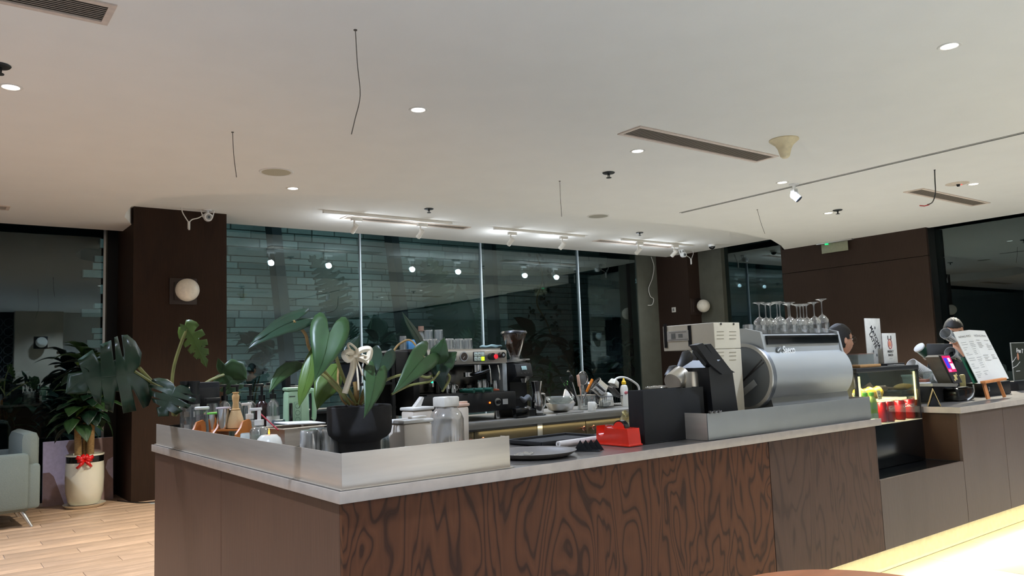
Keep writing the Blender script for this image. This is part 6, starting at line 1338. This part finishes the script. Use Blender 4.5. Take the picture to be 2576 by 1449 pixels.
shrub('garden_shrub', 'dark shrub between the grinder and the dish rack', 1440, 900, 130, 90, 11.8, GL2, 24, LAN, 1.3)
shrub('garden_shrub', 'dark shrub behind the black rack', 960, 900, 120, 90, 11.6, GL2, 22, OVA, .8)
shrub('garden_shrub', 'low dark bushes left of the syrup bottles beyond the glass', 640, 900, 130, 110, 11.4, GL2, 24, OVA, .9)
shrub('garden_shrub', 'broad-leaved shrub beyond the left window behind the armchair', 30, 1030, 110, 130, 11.0, GL, 20, OVA, 1.0)
shrub('garden_shrub', 'low shrub beyond the left window beside the canvas', 130, 1080, 120, 130, 11.2, GL2, 22, OVA, .8)
p0 = pt(1350, 640, y=13.1); t = thing('climbing_vine', 'dark vine climbing the stone garden wall', 'plant', p0); P = [pt(a, b_, y=13.12)-p0 for a, b_ in ((1350, 640), (1365, 700), (1350, 760), (1375, 810), (1390, 860))]
MB().tube(catmull(P, 5), .015, 6).build('stem', STEMB, t); pr_ = None
for k in range(60):
    c = P[rr.randrange(5)]+Vector((rr.uniform(-.3, .3), rr.uniform(-.06, 0), rr.uniform(-.35, .35)))
    if pr_ is None: pr_ = solid(blade([Vector((0, 0, 0)), Vector((.5, 0, 0)), Vector((1, 0, -.1))], OVA, side=Vector((0, .3, 1)), fold=.1, wscale=1.6, rib=False).build('leaf', GL2, t, c), .004); pr_.scale = (.1,)*3
    else: inst(pr_, t, c, (rr.uniform(-1, 1), rr.uniform(-1, 2), rr.uniform(-1, 1)), rr.uniform(.07, .13))
for i, (pa, pb, l) in enumerate((((690, 600), (722, 900), 'dark leaning garden post beyond the first window pane'), ((985, 600), (1022, 900), 'dark leaning garden post beyond the second window pane'), ((1232, 610), (1245, 880), 'dark garden post just right of the second window joint'))):
    a, b_ = pt(*pa, y=12.7), pt(*pb, y=12.6); d = (b_-a).normalized(); a2 = a-d*.9; b2 = b_+d*1.6; o = thing('garden_post', l, 'post', b2)
    MB().cyl(a2-b2, (0, 0, 0), .13, seg=4).build('shaft', mat('post_dark', (46, 46, 50), .7), o)

# ------------------------------------------------------------------ people
SKIN = mat('skin', (196, 146, 118), .5, 0, .03); HAIR = mat('hair_black', (20, 16, 15), .65, 0, .3, 120, stretch=(1, 1, 6), bump=.3); SHIRT = mat('shirt_black', (22, 22, 24), .85, 0, .1); TROU = mat('trousers_dark', (30, 32, 38), .85)
def skin_mesh(name, J, E_, m, parent, sub=2, root=0):
    me = bpy.data.meshes.new('tmp'); me.from_pydata([j[:3] for j in J], E_, []); o = bpy.data.objects.new('tmp', me); COL.objects.link(o)
    md = o.modifiers.new('skin', 'SKIN'); md.use_smooth_shade = True
    for i, j in enumerate(J):
        r = j[3]; v = me.skin_vertices[0].data[i]; v.radius = (r, j[4] if len(j) > 4 else r); v.use_root = (i == root)
    s2 = o.modifiers.new('sub', 'SUBSURF'); s2.levels = sub; s2.render_levels = sub
    dg = bpy.context.evaluated_depsgraph_get(); dg.update(); nm = bpy.data.meshes.new_from_object(o.evaluated_get(dg)); bpy.data.objects.remove(o)
    nm.materials.clear(); nm.materials.append(m); nm.name = name; r_ = bpy.data.objects.new(name, nm); COL.objects.link(r_); r_.parent = parent; return r_
def person(loc, rz, label, H, tilt, hands, hairlong=0, glasses=0):
    """standing figure facing local -Y; hands = ((x,y,z),(x,y,z)) relative to its feet"""
    t = thing('person', label, 'person', loc, rz); k = H/1.65; V = lambda *a: tuple(x*k for x in a)
    J = [V(0, 0, .90, .13, .10), V(0, -.0, 1.05, .115, .09), V(0, -.01, 1.22, .135, .10), V(0, -.01, 1.35, .12, .08), V(0, -.015, 1.42, .05), V(0, -.02, 1.47, .048)]
    E_ = [(0, 1), (1, 2), (2, 3), (3, 4), (4, 5)]
    for s, hd in ((-1, hands[0]), (1, hands[1])):
        sh = Vector(V(s*.17, -.01, 1.345)); hd = Vector(hd); el = sh.lerp(hd, .5)+Vector((s*.07, .05, -.10)); b = len(J)
        J += [(*sh, .052*k), (*el, .038*k), (*(el.lerp(hd, .9)), .026*k), (*hd, .030*k, .016*k)]; E_ += [(3, b), (b, b+1), (b+1, b+2), (b+2, b+3)]
        h = len(J); J += [V(s*.09, 0, .86, .085), V(s*.095, -.01, .48, .058), V(s*.10, .02, .10, .040), V(s*.10, -.02, .035, .035), V(s*.11, -.12, .03, .032)]; E_ += [(0, h), (h, h+1), (h+1, h+2), (h+2, h+3), (h+3, h+4)]
    body = skin_mesh('body', J, E_, SKIN, t)
    sJ = [(j[0], j[1], j[2], j[3]+.012, (j[4] if len(j) > 4 else j[3])+.012) for j in J[:4]]; sE = [(0, 1), (1, 2), (2, 3)]
    sJ.append((*V(0, -.012, 1.40), .062*k, .06*k)); sE.append((3, 4))
    for s, b in ((-1, 6), (1, 15)):
        i = len(sJ); a, e = Vector(J[b][:3]), Vector(J[b+1][:3]); mid = a.lerp(e, .85)
        sJ += [(*a, .066*k), (*mid, .058*k)]; sE += [(3, i), (i, i+1)]
    skin_mesh('shirt', sJ, sE, SHIRT, t)
    tJ = [V(0, 0, .92, .145, .115)]; tE = []
    for s in (-1, 1):
        i = len(tJ); tJ += [V(s*.09, 0, .84, .10), V(s*.095, -.01, .48, .075), V(s*.10, .02, .10, .062)]; tE += [(0, i), (i, i+1), (i+1, i+2)]
    skin_mesh('trousers', tJ, tE, TROU, t)
    for s in (-1, 1): MB().sph(V(s*.105, -.06, .035), .05*k, (.9, 2.4, .75), 18, 10).build('shoe', BLACK, t)
    for hd, s in ((hands[0], -1), (hands[1], 1)):
        for f in range(5):
            if f < 4: x0 = -.026+.017*f; P = [(hd[0]+x0, hd[1]-.02, hd[2]), (hd[0]+x0*1.1, hd[1]-.055, hd[2]-.004), (hd[0]+x0*1.15, hd[1]-.078-(.006 if f in (1, 2) else 0), hd[2]-.022), (hd[0]+x0*1.1, hd[1]-.082-(.006 if f in (1, 2) else 0), hd[2]-.04)]
            else: P = [(hd[0]-s*.025, hd[1], hd[2]), (hd[0]-s*.05, hd[1]-.025, hd[2]-.008), (hd[0]-s*.052, hd[1]-.05, hd[2]-.016)]
            skin_mesh('finger', [(*p, .0085-.001*i) for i, p in enumerate(P)], [(i, i+1) for i in range(len(P)-1)], SKIN, t, 1)
    # head: one mesh, pushed into skull, brow, nose, lips, chin and ears
    b = MB(); b.sph((0, 0, 0), .1, (1, 1, 1), 40, 30); R_ = Matrix.Rotation(tilt, 3, 'X')
    for v in b.b.verts:
        x, y, z = v.co; f = max(0, -y/.1)
        x *= .76*(1-.22*max(0, -z/.1)**1.3); y *= .95; z *= 1.18
        if z < -.02: y += -.012*f
        y -= .022*f*math.exp(-((x/.012)**2+((z+.012)/.02)**2)); y -= .008*f*math.exp(-((x/.02)**2+((z+.052)/.010)**2)); y -= .010*f*math.exp(-((x/.03)**2+((z+.095)/.02)**2))
        y += .010*f*(math.exp(-(((abs(x)-.032)/.014)**2+((z-.012)/.012)**2))); y -= .004*f*math.exp(-(((z-.036)/.01)**2))
        v.co = (x, y, z)
    hz = Vector(V(0, -.035, 1.56)); 
    for v in b.b.verts: v.co = R_ @ v.co + hz
    hd_ = b.build('head', SKIN, t)
    W = lambda *a: R_ @ Vector(a)+hz
    for s in (-1, 1):
        MB().sph(W(s*.031, -.078, .010), .0125, (1, .7, .8), 14, 10).build('eye', mat('eye_white', (225, 222, 218), .2), hd_); MB().sph(W(s*.031, -.0865, .010), .006, (1, .5, 1), 10, 8).build('iris', BLACK, hd_)
        MB().sph(W(s*.078, .005, -.005), .022, (.35, .7, 1.25), 14, 10).build('ear', SKIN, hd_); MB().tube([W(s*.016, -.092, .03), W(s*.034, -.09, .036), W(s*.05, -.08, .030)], .003, 5).build('eyebrow', HAIR, hd_)
    MB().tube([W(-.022, -.083, -.050), W(0, -.093, -.048), W(.022, -.083, -.050)], .0045, 6).build('lips', mat('lips', (168, 96, 88), .4), hd_)
    b = MB(); b.sph((0, 0, 0), .1, (1, 1, 1), 36, 28)
    for v in list(b.b.verts):
        x, y, z = v.co
        if z < (.035 if y < -.02 else (-.02 if y < .03 else -.065-hairlong)): 
            pass
        v.co = (x*.83, y*1.03+.004, z*1.22+.006)
    dl = [v for v in b.b.verts if v.co.z < (.052 if v.co.y < -.045 else (.0 if v.co.y < .0 else -.06-hairlong))]; bmesh.ops.delete(b.b, geom=dl, context='VERTS')
    for v in b.b.verts: v.co = R_ @ (v.co+Vector((0, 0, .002*math.sin(v.co.x*300)))) + hz
    o = b.build('hair', HAIR, t); solid(o, .004)
    if glasses:
        g = MB()
        for s in (-1, 1): g.tube([W(s*.034+.024*math.cos(a), -.105, .008+.019*math.sin(a)) for a in np.linspace(0, 2*PI, 20)], .0018, 5).tube([W(s*.058, -.104, .012), W(s*.075, -.05, .012), W(s*.08, .01, .008)], .0016, 5)
        g.tube([W(-.01, -.106, .01), W(.01, -.106, .01)], .0018, 5); g.build('glasses', mat('wire_dark', (60, 56, 50), .3, .8), t)
    return t
q = pt(2110, 860, y=3.30)
person((q.x, 3.32, 0), 1.15, 'person with short black hair and glasses in profile behind the silver machine', 1.47, .08, ((-.16, -.28, 1.02), (.16, -.28, 1.02)), .0, 1)
q = pt(2414, 860, y=3.25)
person((q.x, 3.30, 0), -.95, 'black-haired cashier in a black shirt looking down behind the menu', 1.53, .35, ((-.14, -.26, .99), (.14, -.26, 1.06)), .0, 0)
